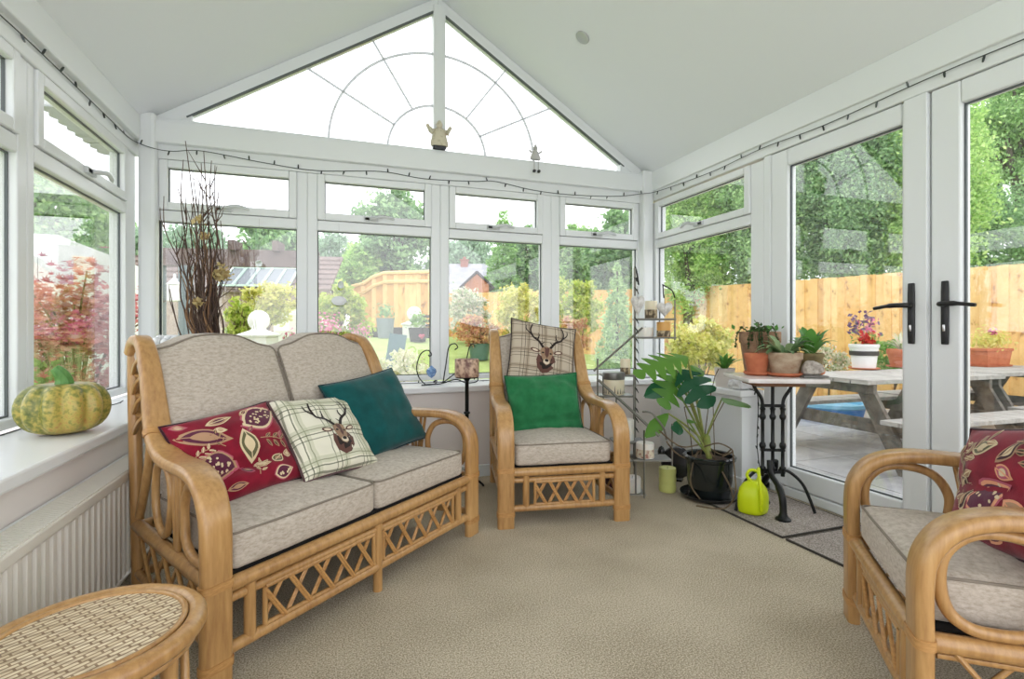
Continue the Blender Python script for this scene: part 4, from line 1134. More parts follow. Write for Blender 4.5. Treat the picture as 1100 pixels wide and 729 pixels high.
# ---- white pillars with ball finials
def pillar(label, u, vtop, d, w, hcap):
    b = gat(u, d); t = thing('garden_pillar', label, 'pillar', b, -YAW); z = zat(vtop, d) - b.z
    MB().box(-w, w, -w, w, -.1, z - hcap).build('shaft', M['white_paint'], t, smooth=0, bevel=.01)
    MB().lathe([(w * 1.55, z - hcap), (w * 1.6, z - hcap + .02), (w * .6, z - w * 1.45), (w * .45, z - w * 1.3)], 4, M=Matrix.Rotation(pi / 4, 4, 'Z')).build('cap', M['white_paint'], t, smooth=0)
    MB().ball((0, 0, z - w * .75), w * .75, 18).build('ball_finial', M['white_paint'], t, smooth=60)
pillar('white pillar with ball finial directly behind the sofa back', 278, 333, 5.4, .145, .28)
pillar('small white pillar with ball finial behind the dark planter at the curved fence', 445, 329, 10.4, .2, .38)
# garden odds and ends by the curved fence
lw_ = at(420, 364, 10.0)
mb = MB(); a_, b_ = gat(388, 10.9), gat(472, 10.2); mb.bar((a_.x, a_.y, a_.z + .06), (b_.x, b_.y, b_.z + .06), .2, .3); o = mb.build('timber_edging', M['sleeper'], None, smooth=0, bevel=.01); tag(o, 'dark timber edging between the lawn and the curved fence', 'edging')
def planter(label, u, vt, vb, d, w, mat, plant=None, seed=1, name='planter', cat='planter', taper=.8):
    b = gat(u, d); h = zat(vt, d) - b.z; t = thing(name, label, cat, (b.x, b.y, b.z))
    k = w / 2
    MB().lathe([(k * taper, 0), (k, h), (k * 1.06, h), (k * 1.06, h * 1.02), (k * .9, h * 1.02), (k * .88, h * .9), (.002, h * .9)], 16).build('pot', mat, t, smooth=40)
    if plant:
        r = np.random.default_rng(seed); pm, n, s, hh = plant
        P = r.normal(size=(n, 3)) * np.array([k * .5, k * .5, hh * .3]) + np.array([0, 0, h + hh * .5])
        leaf_mesh('foliage', P, s, M[pm], t, .4, seed=seed)
    return t
planter('dark planter of upright green leaves with a pink heart, before the small white pillar', 449, 352, 367, 9.6, .36, M['dark_band'], ('l_green', 160, .09, .26), 61)
hp_ = at(453, 361, 9.38); mb = MB()
heart = [(16 * sin(t) ** 3 / 17, (13 * cos(t) - 5 * cos(2 * t) - 2 * cos(3 * t) - cos(4 * t)) / 17) for t in [2 * pi * i / 32 for i in range(32)]]
def heart_mesh(s, th):
    m = MB(); n = len(heart)
    v = [(x * s, -th, y * s) for x, y in heart] + [(x * s, th, y * s) for x, y in heart] + [(x * s * .75, -th * 2.2, y * s * .75) for x, y in heart] + [(0, -th * 2.8, 0)]
    f = [(i, (i + 1) % n, n + (i + 1) % n, n + i) for i in range(n)] + [tuple(range(n, 2 * n))]
    f += [(2 * n + i, 2 * n + (i + 1) % n, (i + 1) % n, i) for i in range(n)] + [(3 * n, 2 * n + (i + 1) % n, 2 * n + i) for i in range(n)]
    return m.add(v, f)
o = heart_mesh(.06, .015).build('heart_ornament', M['p_pink'], None, smooth=50); o.location = hp_; o.rotation_euler.z = -YAW; tag(o, 'pink heart ornament on the front of the dark planter', 'ornament')
planter('grey-blue slatted tub standing left of the dark planter at the curved fence', 414, 342, 362, 9.8, .34, M['grey_post'], ('l_dark', 160, .08, .28), 62)
planter('green glazed pot holding the peach acer on the lawn', 515, 369, 386, 8.4, .36, M['pot_green'], None)
# stacked logs / chairs silhouette right of the white pillar
lr = thing('log_store', 'dark open log store right of the small white pillar', 'log store', gat(462, 10.6), -YAW)
lz = zat(338, 10.6) - lr.location.z
for x in (-.22, .22): MB().box(x - .03, x + .03, -.05, .3, 0, lz).build('upright', M['sleeper'], lr, smooth=0)
for k in range(5): MB().box(-.25, .25, -.05, .3, lz * (k + .4) / 5, lz * (k + .4) / 5 + .05).build('shelf', M['sleeper'], lr, smooth=0)
# leaning teal-grey board chair
tc_ = thing('garden_chair', 'teal-grey folded garden chair leaning on the lawn behind the sofa arm', 'chair', gat(424, 5.9), -YAW)
tz = zat(359, 5.9) - tc_.location.z
MB().bar((-.08, 0, 0), (.02, .1, tz), .2, .03, (0, 1, 0)).build('back_panel', M['tealgrey'], tc_, smooth=0)
MB().bar((.0, -.02, tz * .45), (.2, -.1, tz * .05), .17, .03, (0, 0, 1)).build('seat_panel', M['tealgrey'], tc_, smooth=0)
for s in (-.08, .08): MB().tube([(s + .02, -.1, 0), (s + .06, .1, tz * .7)], .012, 6).build('leg', M['tealgrey'], tc_, smooth=60)

# ---- picnic tables on the patio
def picnic(label, org, rz, L, group=None):
    """local x along the table, y across; origin at ground centre"""
    t = thing('picnic_table', label, 'table', org, rz, group)
    for k in range(5):
        y = -.32 + k * .16; MB().box(-L / 2, L / 2, y - .074, y + .074, .70, .738).build('top_board', M['grey_wood_top'], t, smooth=0, bevel=.004)
    for s in (-1, 1):
        for k in range(2):
            y = s * (.56 + k * .15); MB().box(-L / 2, L / 2, y - .07, y + .07, .40, .436).build('seat_board', M['grey_wood_top'], t, smooth=0, bevel=.004)
    for x in (-L / 2 + .14, L / 2 - .14):
        for s in (-1, 1):
            MB().bar((x, s * .24, .70), (x, s * .62, 0), .04, .13, (0, 1, .5)).build('leg', M['grey_wood'], t, smooth=0, bevel=.004)
        MB().bar((x + .04, -.72, .345), (x + .04, .72, .345), .04, .11, (0, 0, 1)).build('cross_bearer', M['grey_wood'], t, smooth=0, bevel=.004)
        MB().bar((x - .04, -.38, .66), (x - .04, .38, .66), .04, .08, (0, 0, 1)).build('top_bearer', M['grey_wood'], t, smooth=0, bevel=.004)
    return t
PT1 = (4.92, 3.32, -.2); RZ1 = -YAW + radians(18)
picnic('weathered picnic table nearest the doors with a white flower pot on it', PT1, RZ1, 1.7)
PT2 = (6.62, 3.42, -.2)
picnic('second weathered picnic table farther along the patio, left of the right-hand fence', PT2, RZ1, 1.5)
# ================================================================== cushions
class Pillow:
    def __init__(s, w, h, t, seed=0, sag=0.0, fold=None, pull=.06, wr=.004):
        s.w, s.h, s.t, s.seed, s.sag, s.fold, s.pull, s.wr = w, h, t, seed, sag, fold, pull, wr
    def pt(s, u, v, side):
        x = s.w / 2 * u * (1 - s.pull * (1 - v * v)); z = s.h / 2 * v * (1 - s.pull * (1 - u * u))
        e = max(0, (1 - u * u) * (1 - v * v))
        th = s.t / 2 * e ** .42
        n = noise.noise(Vector((u * 1.7 + s.seed * 7, v * 1.7, s.seed))) * s.wr * 2.2 + noise.noise(Vector((u * 4 + s.seed, v * 5, 3.3))) * s.wr
        y = -side * th - n * (1 if e > .02 else e / .02) 
        if s.fold:   # a soft crease across the front
            v0, dpt, wd = s.fold
            y += (side > 0) * dpt * math.exp(-((v - v0 - .06 * u) / wd) ** 2) * (e ** .5)
        y += s.sag * (1 - v) ** 2 * .25
        return Vector((x, y, z))
    def front(s, a, b, off=.0015):
        """a, b in 0..1 over the front face"""
        u, v = a * 2 - 1, b * 2 - 1
        p = s.pt(u, v, 1)
        du = s.pt(min(.999, u + .01), v, 1) - s.pt(max(-.999, u - .01), v, 1); dv = s.pt(u, min(.999, v + .01), 1) - s.pt(u, max(-.999, v - .01), 1)
        n = du.cross(dv); n = n.normalized() if n.length > 1e-9 else Vector((0, -1, 0))
        if n.y > 0: n = -n
        return p + n * off
    def mesh(s, N=26):
        mb = MB()
        g = [math.copysign(abs(-1 + 2 * i / N) ** .75, -1 + 2 * i / N) for i in range(N + 1)]
        for side in (1, -1):
            vs = [s.pt(u, v, side) for v in g for u in g]; n = N + 1
            fs = [(j * n + i, j * n + i + 1, (j + 1) * n + i + 1, (j + 1) * n + i) for j in range(N) for i in range(N)]
            mb.mi = 0 if side == 1 else 1
            mb.add(vs, fs if side == 1 else [f[::-1] for f in fs])
        return mb
    def rim(s, r):
        P = []
        for i in range(20): P.append(s.pt(-1 + i / 10, -1, 1))
        for i in range(20): P.append(s.pt(1, -1 + i / 10, 1))
        for i in range(20): P.append(s.pt(1 - i / 10, 1, 1))
        for i in range(20): P.append(s.pt(-1, 1 - i / 10, 1))
        mb = MB(); mb.tube(P, r, 6, closed=True); return mb
    # flat prints that follow the cloth
    def patch(s, mb, pts, off=.0012, rings=4):
        cx = sum(p[0] for p in pts) / len(pts); cy = sum(p[1] for p in pts) / len(pts)
        n = len(pts); vs = [s.front(cx, cy, off)]; fs = []
        for k in range(1, rings + 1):
            for p in pts: vs.append(s.front(cx + (p[0] - cx) * k / rings, cy + (p[1] - cy) * k / rings, off))
        for i in range(n):
            j = (i + 1) % n; fs.append((0, 1 + i, 1 + j))
            for k in range(rings - 1): fs.append((1 + k * n + i, 1 + (k + 1) * n + i, 1 + (k + 1) * n + j, 1 + k * n + j))
        mb.add(vs, fs)
    def stroke(s, mb, pts, w, off=.0018, closed=False):
        P = catmull([(p[0], p[1], 0) for p in pts], 6, closed); n = len(P)
        ar = s.w / s.h
        vs = []; fs = []
        for i, p in enumerate(P):
            t = (P[(i + 1) % n] - P[i - 1]) if closed else (P[min(n - 1, i + 1)] - P[max(0, i - 1)])
            t = Vector((t.x * ar, t.y, 0)); t.normalize(); nn = Vector((-t.y / ar, t.x, 0))
            ww = w if not isinstance(w, (list, tuple)) else w[0] + (w[1] - w[0]) * i / (n - 1)
            vs += [s.front(p.x + nn.x * ww, p.y + nn.y * ww, off), s.front(p.x - nn.x * ww, p.y - nn.y * ww, off)]
        m = n if closed else n - 1
        for i in range(m):
            j = (i + 1) % n; fs.append((2 * i, 2 * i + 1, 2 * j + 1, 2 * j))
        mb.add(vs, fs)

def basis(loc, right, upv):
    """local x = right, local z = up (made square), local -y faces out"""
    x = Vector(right).normalized(); z = Vector(upv); z = (z - x * z.dot(x)).normalized(); y = z.cross(x)
    return Matrix(((x.x, y.x, z.x, loc[0]), (x.y, y.y, z.y, loc[1]), (x.z, y.z, z.z, loc[2]), (0, 0, 0, 1)))

def cushion(name, label, P, mats, edge, Mx, rimr=.004, group=None):
    t = thing(name, label, 'cushion', (0, 0, 0), 0, group); t.matrix_world = Mx
    P.mesh().build('cover', mats, t, smooth=70, weld=True)
    if edge: P.rim(rimr).build('seam_edge', edge, t, smooth=60)
    return t

def leafpts(cx, cy, L, W, ang, n=9):
    out = []
    for i in range(n + 1):
        t = i / n; out.append((t - .5, W / L * sin(pi * t ** .85) * .5))
    for i in range(n - 1, 0, -1):
        t = i / n; out.append((t - .5, -W / L * sin(pi * t ** .85) * .5))
    return [(cx + (x * cos(ang) - y * sin(ang)) * L, cy + (x * sin(ang) + y * cos(ang)) * L) for x, y in out]

def paisley_print(P, t, seed, motifs, ar):
    """big leaves, pods and flowers in cream, tan, plum, pink and olive"""
    names = ['p_cream', 'p_tan', 'p_plum', 'p_pink', 'p_olive', 'p_dark', 'p_peach']
    mb = MB(); ix = {k: i for i, k in enumerate(names)}
    def fx(pts, cx, cy): return [(cx + (p[0] - cx), cy + (p[1] - cy) * ar) for p in pts]
    def clampP(pts): return [(min(.985, max(.015, p[0])), min(.985, max(.015, p[1]))) for p in pts]
    def leaf(cx, cy, L, W, a, c1, c2, c3):
        for k, (sc, c, off) in enumerate(((1, c1, .0010), (.80, c2, .0018), (.52, c3, .0026))):
            mb.mi = ix[c]; P.patch(mb, clampP(fx(leafpts(cx, cy, L * sc, W * sc, a), cx, cy)), off)
        mb.mi = ix[c1]; d = (cos(a) * L * .4, sin(a) * L * .4 * ar)
        if 0.03 < cx - abs(d[0]) and cx + abs(d[0]) < .97 and .03 < cy - abs(d[1]) and cy + abs(d[1]) < .97: P.stroke(mb, [(cx - d[0], cy - d[1]), (cx, cy), (cx + d[0], cy + d[1])], .005, .0034)
    def pod(cx, cy, L, W, a, c1, c2, dots):
        for sc, c, off in ((1.12, 'p_pink', .0008), (1, c1, .0012), (.82, c2, .0019)):
            mb.mi = ix[c]; P.patch(mb, clampP(fx(leafpts(cx, cy, L * sc, W * sc, a), cx, cy)), off)
        r = random.Random(seed + int(cx * 100))
        for i in range(dots):
            x = r.uniform(-.32, .32) * L; y = r.uniform(-.24, .24) * W
            px, py = cx + x * cos(a) - y * sin(a), cy + (x * sin(a) + y * cos(a)) * ar
            if not (.03 < px < .97 and .03 < py < .97): continue
            mb.mi = ix['p_cream' if c2 == 'p_plum' else 'p_tan']; P.patch(mb, fx([(px + .011 * cos(q), py + .011 * sin(q)) for q in [2 * pi * j / 7 for j in range(7)]], px, py), .0026, 1)
    def sprig(cx, cy, L, a, c):
        tip = (cx + cos(a) * L, cy + sin(a) * L * ar)
        if not (.03 < tip[0] < .97 and .03 < tip[1] < .97): tip = (min(.97, max(.03, tip[0])), min(.97, max(.03, tip[1])))
        mb.mi = ix['p_tan']; P.stroke(mb, [(cx, cy), ((cx + tip[0]) / 2 - sin(a) * .02, (cy + tip[1]) / 2 + cos(a) * .02), tip], .005, .0016)
        for k in range(3):
            f = .3 + .32 * k
            for s in (-1, 1):
                bx, by = cx + (tip[0] - cx) * f + cos(a + s * 1.0) * L * .2, cy + ((tip[1] - cy) * f + sin(a + s * 1.0) * L * .2 * ar)
                leaf(bx, by, L * .38, L * .17, a + s * .8, 'p_tan' if c == 'p_olive' else 'p_cream', c, 'p_dark' if c == 'p_olive' else 'p_tan')
    for m in motifs:
        {'leaf': leaf, 'pod': pod, 'sprig': sprig}[m[0]](*m[1:])
    mb.build('botanical_print', [M[k] for k in names], t, smooth=70)

def stag_print(P, t, cx, cy, s, ar):
    """stag's head: antlers, ears, face, muzzle and ruff"""
    names = ['s_dark', 's_brown', 's_fawn', 's_light']; mb = MB()
    q = lambda pts: [(cx + x * s, cy + y * s * ar) for x, y in pts]
    ell = lambda x0, y0, a, b, n=18, r=0: [(x0 + a * cos(k) * cos(r) - b * sin(k) * sin(r), y0 + a * cos(k) * sin(r) + b * sin(k) * cos(r)) for k in [2 * pi * i / n for i in range(n)]]
    def pa(c, pts, off): mb.mi = c; P.patch(mb, q(pts), off)
    def st(c, pts, w, off): mb.mi = c; P.stroke(mb, q(pts), w, off)
    pa(1, [(-.30, .02), (-.36, -.2), (-.30, -.48), (-.12, -.66), (.08, -.62), (.26, -.44), (.34, -.2), (.26, .02)], .0010)        # ruff
    pa(0, [(-.22, -.1), (-.24, -.34), (-.1, -.52), (.06, -.48), (.2, -.34), (.2, -.1)], .0016)
    for sx in (-1, 1):
        pa(1, ell(sx * .42, .16, .17, .075, 14, sx * .25), .0014); pa(3, ell(sx * .42, .16, .11, .04, 12, sx * .25), .0020)   # ears
        st(0, [(sx * .12, .28), (sx * .30, .52), (sx * .52, .66), (sx * .60, .92), (sx * .52, 1.18)], [.020 * 1, .009], .0022)   # antler beam
        st(0, [(sx * .55, .72), (sx * .74, .92), (sx * .74, 1.10)], [.012, .006], .0022)
        st(0, [(sx * .36, .55), (sx * .30, .74), (sx * .33, .84)], [.011, .005], .0022)
        st(0, [(sx * .20, .40), (sx * .10, .52)], [.010, .004], .0022)
    pa(2, [(-.20, .26), (-.24, .10), (-.17, -.10), (-.12, -.30), (0, -.38), (.12, -.30), (.17, -.10), (.24, .10), (.20, .26), (0, .34)], .0026)  # face
    pa(1, [(-.09, .30), (-.07, 0), (0, -.12), (.07, 0), (.09, .30)], .0032)
    for sx in (-1, 1):
        pa(0, ell(sx * .145, .08, .045, .034, 10), .0036)
    pa(3, ell(0, -.24, .115, .10, 14), .0033); pa(0, ell(0, -.20, .075, .055, 12), .0040)                            # muzzle, nose
    mb.build('stag_print', [M[k] for k in names], t, smooth=70)

def local_of(seat):
    L = seat['loc']; a = seat['rz']
    return lambda x, y, z: Vector((L[0] + x * cos(a) - y * sin(a), L[1] + x * sin(a) + y * cos(a), z))
sl = local_of(SOFA); al = local_of(ARMC); nl = local_of(NEAR)
def dirv(seat, x, y, z): 
    a = seat['rz']; return Vector((x * cos(a) - y * sin(a), x * sin(a) + y * cos(a), z))

# crimson cushion at the left of the sofa
P = Pillow(.37, .33, .13, 1, wr=.006, fold=(-.42, .030, .16))
t = cushion('scatter_cushion', 'crimson cushion with cream and plum botanical print at the near end of the sofa', P, [M['red'], M['red']], M['p_dark'],
            basis(sl(-.325, .335, .527), dirv(SOFA, 1, -.02, .10), dirv(SOFA, -.02, .78, 1)))
paisley_print(P, t, 3, [('pod', .78, .79, .42, .28, .25, 'p_cream', 'p_plum', 26), ('leaf', .22, .71, .46, .18, -.42, 'p_tan', 'p_plum', 'p_tan'), ('pod', .22, .38, .34, .26, -.4, 'p_tan', 'p_plum', 22),
    ('leaf', .54, .50, .36, .18, 1.45, 'p_cream', 'p_olive', 'p_cream'), ('sprig', .66, .52, .24, -.25, 'p_olive'), ('leaf', .40, .86, .26, .09, .12, 'p_cream', 'p_tan', 'p_plum'), ('leaf', .36, .74, .12, .06, -.3, 'p_cream', 'p_cream', 'p_tan'),
    ('leaf', .60, .25, .16, .07, -.2, 'p_cream', 'p_tan', 'p_cream'), ('leaf', .78, .27, .16, .10, .5, 'p_cream', 'p_olive', 'p_tan'), ('leaf', .90, .30, .10, .07, 1.2, 'p_cream', 'p_tan', 'p_cream'), ('pod', .76, .10, .20, .12, .1, 'p_cream', 'p_plum', 8), ('sprig', .52, .14, .16, .9, 'p_tan'), ('leaf', .90, .52, .10, .05, 1.0, 'p_pink', 'p_tan', 'p_pink'), ('sprig', .05, .52, .16, .3, 'p_tan'), ('leaf', .44, .24, .14, .08, 2.4, 'p_pink', 'p_plum', 'p_tan'), ('leaf', .66, .90, .12, .06, .5, 'p_tan', 'p_cream', 'p_plum'), ('leaf', .10, .92, .14, .07, -.3, 'p_pink', 'p_tan', 'p_cream'), ('sprig', .34, .55, .16, 1.9, 'p_olive'), ('leaf', .10, .16, .18, .10, .9, 'p_cream', 'p_olive', 'p_tan'), ('leaf', .30, .10, .18, .07, -.1, 'p_tan', 'p_plum', 'p_tan'), ('leaf', .62, .66, .10, .05, .7, 'p_pink', 'p_plum', 'p_tan')], .37 / .33)
# stag cushion in the middle of the sofa
P = Pillow(.355, .355, .12, 2, wr=.006)
t = cushion('scatter_cushion', 'cream and green checked cushion with a stag head in the middle of the sofa', P, [M['tartan'], M['plum']], M['plum'],
            basis(sl(.01, .295, .535), dirv(SOFA, 1, -.02, -.05), dirv(SOFA, .38, .9, 1)))
stag_print(P, t, .56, .40, .40, 1.0)
# teal cushion at the right of the sofa
P = Pillow(.435, .385, .14, 3, wr=.005)
cushion('scatter_cushion', 'plain dark teal cushion leaning in the far corner of the sofa', P, [M['teal'], M['teal']], M['teal_edge'],
        basis(sl(.335, .345, .57), dirv(SOFA, 1, -.02, .11), dirv(SOFA, .04, .6, 1)))
# armchair cushions
P = Pillow(.41, .40, .11, 4, wr=.005)
t = cushion('scatter_cushion', 'beige checked cushion with a stag head resting high on the armchair back', P, [M['tartan2'], M['plum']], M['s_dark'],
            basis(al(.015, .535, .80), dirv(ARMC, 1, .02, -.17), dirv(ARMC, .10, .42, 1)))
stag_print(P, t, .53, .44, .43, 1.0)
P = Pillow(.42, .345, .125, 5, wr=.013, fold=(-.62, .02, .12))
cushion('scatter_cushion', 'plain bright green cushion standing on the armchair seat', P, [M['green'], M['green']], M['green_edge'],
        basis(al(-.015, .365, .532), dirv(ARMC, 1, 0, .03), dirv(ARMC, 0, .36, 1)))
# crimson cushion on the near armchair
P = Pillow(.43, .33, .13, 6, wr=.006, fold=(-.05, .02, .12))
t = cushion('scatter_cushion', 'crimson cushion with cream leaf print on the armchair by the patio doors', P, [M['red'], M['red']], M['p_dark'],
            basis(nl(.05, .27, .55), dirv(NEAR, 1, .15, .22), dirv(NEAR, .0, .25, 1)))
paisley_print(P, t, 9, [('sprig', .86, .60, .26, 2.2, 'p_olive'), ('sprig', .22, .66, .26, .7, 'p_tan'), ('sprig', .16, .28, .26, 1.1, 'p_tan'), ('pod', .50, .40, .34, .22, .5, 'p_peach', 'p_plum', 12), ('leaf', .75, .30, .26, .13, -.6, 'p_peach', 'p_tan', 'p_plum'),
    ('leaf', .40, .80, .22, .11, 0.2, 'p_cream', 'p_olive', 'p_cream'), ('leaf', .62, .78, .22, .1, .8, 'p_tan', 'p_dark', 'p_cream'), ('leaf', .35, .14, .22, .1, .1, 'p_peach', 'p_plum', 'p_cream'), ('leaf', .06, .50, .18, .07, 1.5, 'p_cream', 'p_tan', 'p_cream'), ('sprig', .10, .90, .22, -.9, 'p_tan'), ('leaf', .20, .50, .2, .09, .3, 'p_cream', 'p_dark', 'p_tan'), ('leaf', .30, .36, .2, .09, .9, 'p_cream', 'p_dark', 'p_tan'), ('leaf', .56, .16, .2, .12, .9, 'p_peach', 'p_plum', 'p_tan'), ('leaf', .10, .12, .2, .09, .5, 'p_tan', 'p_plum', 'p_cream'), ('leaf', .62, .60, .18, .09, -.4, 'p_peach', 'p_pink', 'p_cream')], .43 / .33)

# ================================================================== mats
def door_mat(label, x0, x1, y0, y1):
    t = thing('door_mat', label, 'mat', ((x0 + x1) / 2, (y0 + y1) / 2, 0), 0, 'door mats')
    a, b = (x1 - x0) / 2, (y1 - y0) / 2
    MB().box(-a, a, -b, b, 0, .008).build('pile', M['mat'], t, smooth=0)
    m = MB(); m.box(-a - .006, -a, -b, b, 0, .009).box(a, a + .006, -b, b, 0, .009).box(-a - .006, a + .006, -b - .006, -b, 0, .009).box(-a - .006, a + .006, b, b + .006, 0, .009)
    m.build('binding', M['mat_edge'], t, smooth=0)
door_mat('grey mat under the bistro table and the monstera pot', 1.93, 2.40, 1.795, 2.375)
door_mat('grey mat at the patio doors beside the near armchair', 1.93, 2.40, 1.12, 1.765)

# ================================================================== radiator
rt = thing('radiator', 'cream ribbed panel radiator with a grille top under the left-hand sill', 'radiator', (-.68, 1.62, 0))
y0, y1 = -1.35, .98
pr = []
n = 58; step = (y1 - y0 - .04) / n
m = MB(); x_f = 0.0
P = [(-.0, y0)]
for i in range(n):
    a = y0 + .02 + i * step
    P += [(0, a), (0, a + step * .48), (-.014, a + step * .6), (-.014, a + step * .88)]
P += [(0, y1), (-.03, y1), (-.03, y0)]
m.prism(P[::-1], .32, Matrix.Translation((0, 0, .10))); m.build('front_panel', M['rad'], rt, smooth=0)
MB().box(-.03, 0.004, y0, y1, .42, .455).box(-.03, .004, y0, y1, .085, .10).build('front_edge', M['rad'], rt, smooth=0, bevel=.006)
MB().box(-.078, -.05, y0, y1, .10, .45).build('back_panel', M['rad'], rt, smooth=0)
MB().box(-.09, -.08, y0, y1, .44, .458).build('rear_edge', M['upvc'], rt, smooth=0)
m = MB(); k = 150
for i in range(k): 
    a = y0 + (y1 - y0) * i / k; m.box(-.078, .0, a, a + (y1 - y0) / k * .72, .452, .459)
m.build('top_grille', M['rad'], rt, smooth=0)
m = MB()
for i in range(n):
    a = y0 + .02 + (i + .74) * step; m.ball((-.003, a, .418), step * .22, 6, (.8, 1, 1.6))
MB().box(-.09, .004, y1, y1 + .012, .085, .458).build('end_cover', M['rad'], rt, smooth=0, bevel=.003)
MB().tube([(-.04, y1 - .03, .10), (-.04, y1 - .03, 0)], .009, 8).build('pipe', M['chrome'], rt, smooth=60)

# ================================================================== pumpkin
pk = thing('pumpkin', 'squat ribbed green and orange mottled pumpkin on the left windowsill', 'pumpkin', (-.882, 2.19, SZ))
NR = 11
wob = lambda a, t: 1 - .15 * (abs(cos(a * NR / 2 + .4)) ** 3.2) * sin(pi * min(1, max(0, t)))
prof = [(.004, .012)] + [(.131 * (sin(pi * q / 16) ** .6), .092 - .090 * cos(pi * q / 16) - (.010 if q > 13 else 0) * (q - 13) / 3) for q in range(1, 16)] + [(.006, .162)]
MB().lathe(prof, 132, wob=wob).build('body', M['pumpkin'], pk, smooth=60)
m = MB(); m.tube(catmull([(0, 0, .152), (.0, .0, .185), (-.008, -.012, .212), (-.020, -.018, .228)], 5), [.032 - .0012 * q for q in range(16)], 8); m.build('stem', M['pumpkin_stem'], pk, smooth=40)

# ================================================================== twigs, beads on the sill
tw = thing('twig_bundle', 'tall bundle of dark bare twigs with dried flowers standing behind the sofa', 'dried branches', (-.645, 3.05, SZ))
r_ = random.Random(4)
for i in range(68):
    a = r_.uniform(0, 2 * pi); rr = .085 * r_.random() ** .6; tall = i < 15
    tan = (not tall) and i % 3 == 0
    h = r_.uniform(.98, 1.32) if tall else r_.uniform(.45, .95)
    s = Vector((cos(a) * rr * .7 + .03, sin(a) * rr * .7, 0)); out = r_.uniform(.2, 1.5) if tall else r_.uniform(-.4, 1.0)
    e = Vector((cos(a) * (rr + .085 * out), sin(a) * (rr + .06 * out), h)); wv = .028
    pts = [s] + [s.lerp(e, q / 6) + Vector((r_.uniform(-wv, wv), r_.uniform(-wv, wv), 0)) for q in range(1, 6)] + [e]
    m = MB(); pth = catmull(pts, 4); n = len(pth); r0 = .0066 if not tall else .0062
    m.tube(pth, [r0 * (1 - .70 * q / (n - 1)) for q in range(n)], 5)
    o = m.build('twig', M['twig_tan'] if tan else M['twig'], tw, smooth=60)
    for q in range(5 if tall else 1):
        b = MB(); f = r_.uniform(.4, .9); p = pth[int(f * (n - 1))]; d = Vector((r_.uniform(-1, 1), r_.uniform(-.5, .5), r_.uniform(.8, 2.0))).normalized() * r_.uniform(.05, .17)
        b.tube([p, p + d * .5 + Vector((r_.uniform(-.01, .01), 0, 0)), p + d], [.0034, .0024, .0012], 4)
        b.build('side_shoot', M['twig'], o, smooth=60)
b = MB(); b.tube([(.085 * cos(q), .08 * sin(q), .26 + .02 * sin(q * 1.5)) for q in [2 * pi * i / 20 for i in range(20)]], .006, 6, closed=True); b.build('tie', M['twig'], tw, smooth=60)
for (x, y, z, s, n) in ((.10, -.06, .64, .035, 120), (.02, -.05, .84, .014, 40), (.0, -.06, .92, .018, 18), (-.0, -.09, .50, .018, 40), (.13, -.05, .11, .035, 90)):
    P = np.random.default_rng(int(z * 100)).normal(size=(n, 3)) * s * .55 + np.array([x, y, z])
    leaf_mesh('dried_flower', P, .03, M['dried'], tw, .6, seed=int(z * 50))
bg = thing('beaded_vase', 'white bead-rimmed vase just showing above the left end of the sofa back', 'vase', (-.80, 3.05, SZ))
MB().lathe([(.045, 0), (.06, .01), (.045, .06), (.055, .16), (.075, .27), (.07, .285), (.003, .27)], 20).build('body', M['bead'], bg, smooth=50)
for i in range(13):
    b = MB(); a = 2 * pi * i / 13; b.ball((cos(a) * .078, sin(a) * .078, .295 + .006 * (i % 2)), .021, 10); b.build('bead', M['bead'], bg, smooth=60)
for i in range(5):
    b = MB(); a = 2 * pi * i / 5; b.ball((cos(a) * .035, sin(a) * .035, .31), .022, 10); b.build('bead', M['bead'], bg, smooth=60)

# suncatchers hanging inside the back windows
p = at(278, 283, 3.0); y_ = 3.545
def on_win(u, v):
    q = at(u, v, 1.0); k = y_ / q.y; return (q.x * k, y_, CH + (q.z - CH) * k)
x_, _, z_ = on_win(278, 283)
hb = thing('hanging_glass_ball', 'clear glass ball hanging on a thread in the first back window', 'ornament', (x_, y_, z_))
MB().ball((0, 0, 0), .021, 16).build('ball', M['crystal'], hb, smooth=60)
MB().tube([(0, 0, .02), (0, 0.02, 1.645 - z_)], .0006, 4).build('thread', M['steel'], hb, smooth=60)
x_, _, z_ = on_win(364, 323)
hb = thing('hanging_shell', 'white shell and glass bead hanging on a thread in the second back window', 'ornament', (x_, y_, z_))
MB().ball((.012, 0, .105), .020, 14, (1, .8, 1.3)).build('glass_bead', M['crystal'], hb, smooth=60)
MB().lathe([(.004, -.032), (.032, -.026), (.046, -.006), (.044, .012), (.028, .026), (.004, .032)], 26, M=Matrix.Diagonal((1, .45, 1, 1)), wob=lambda a, t: 1 + .06 * cos(9 * a)).build('shell', M['bead'], hb, smooth=60)
MB().tube([(0, 0, .03), (.012, 0, .1), (.0, 0.02, 1.645 - z_)], .0006, 4).build('thread', M['steel'], hb, smooth=60)

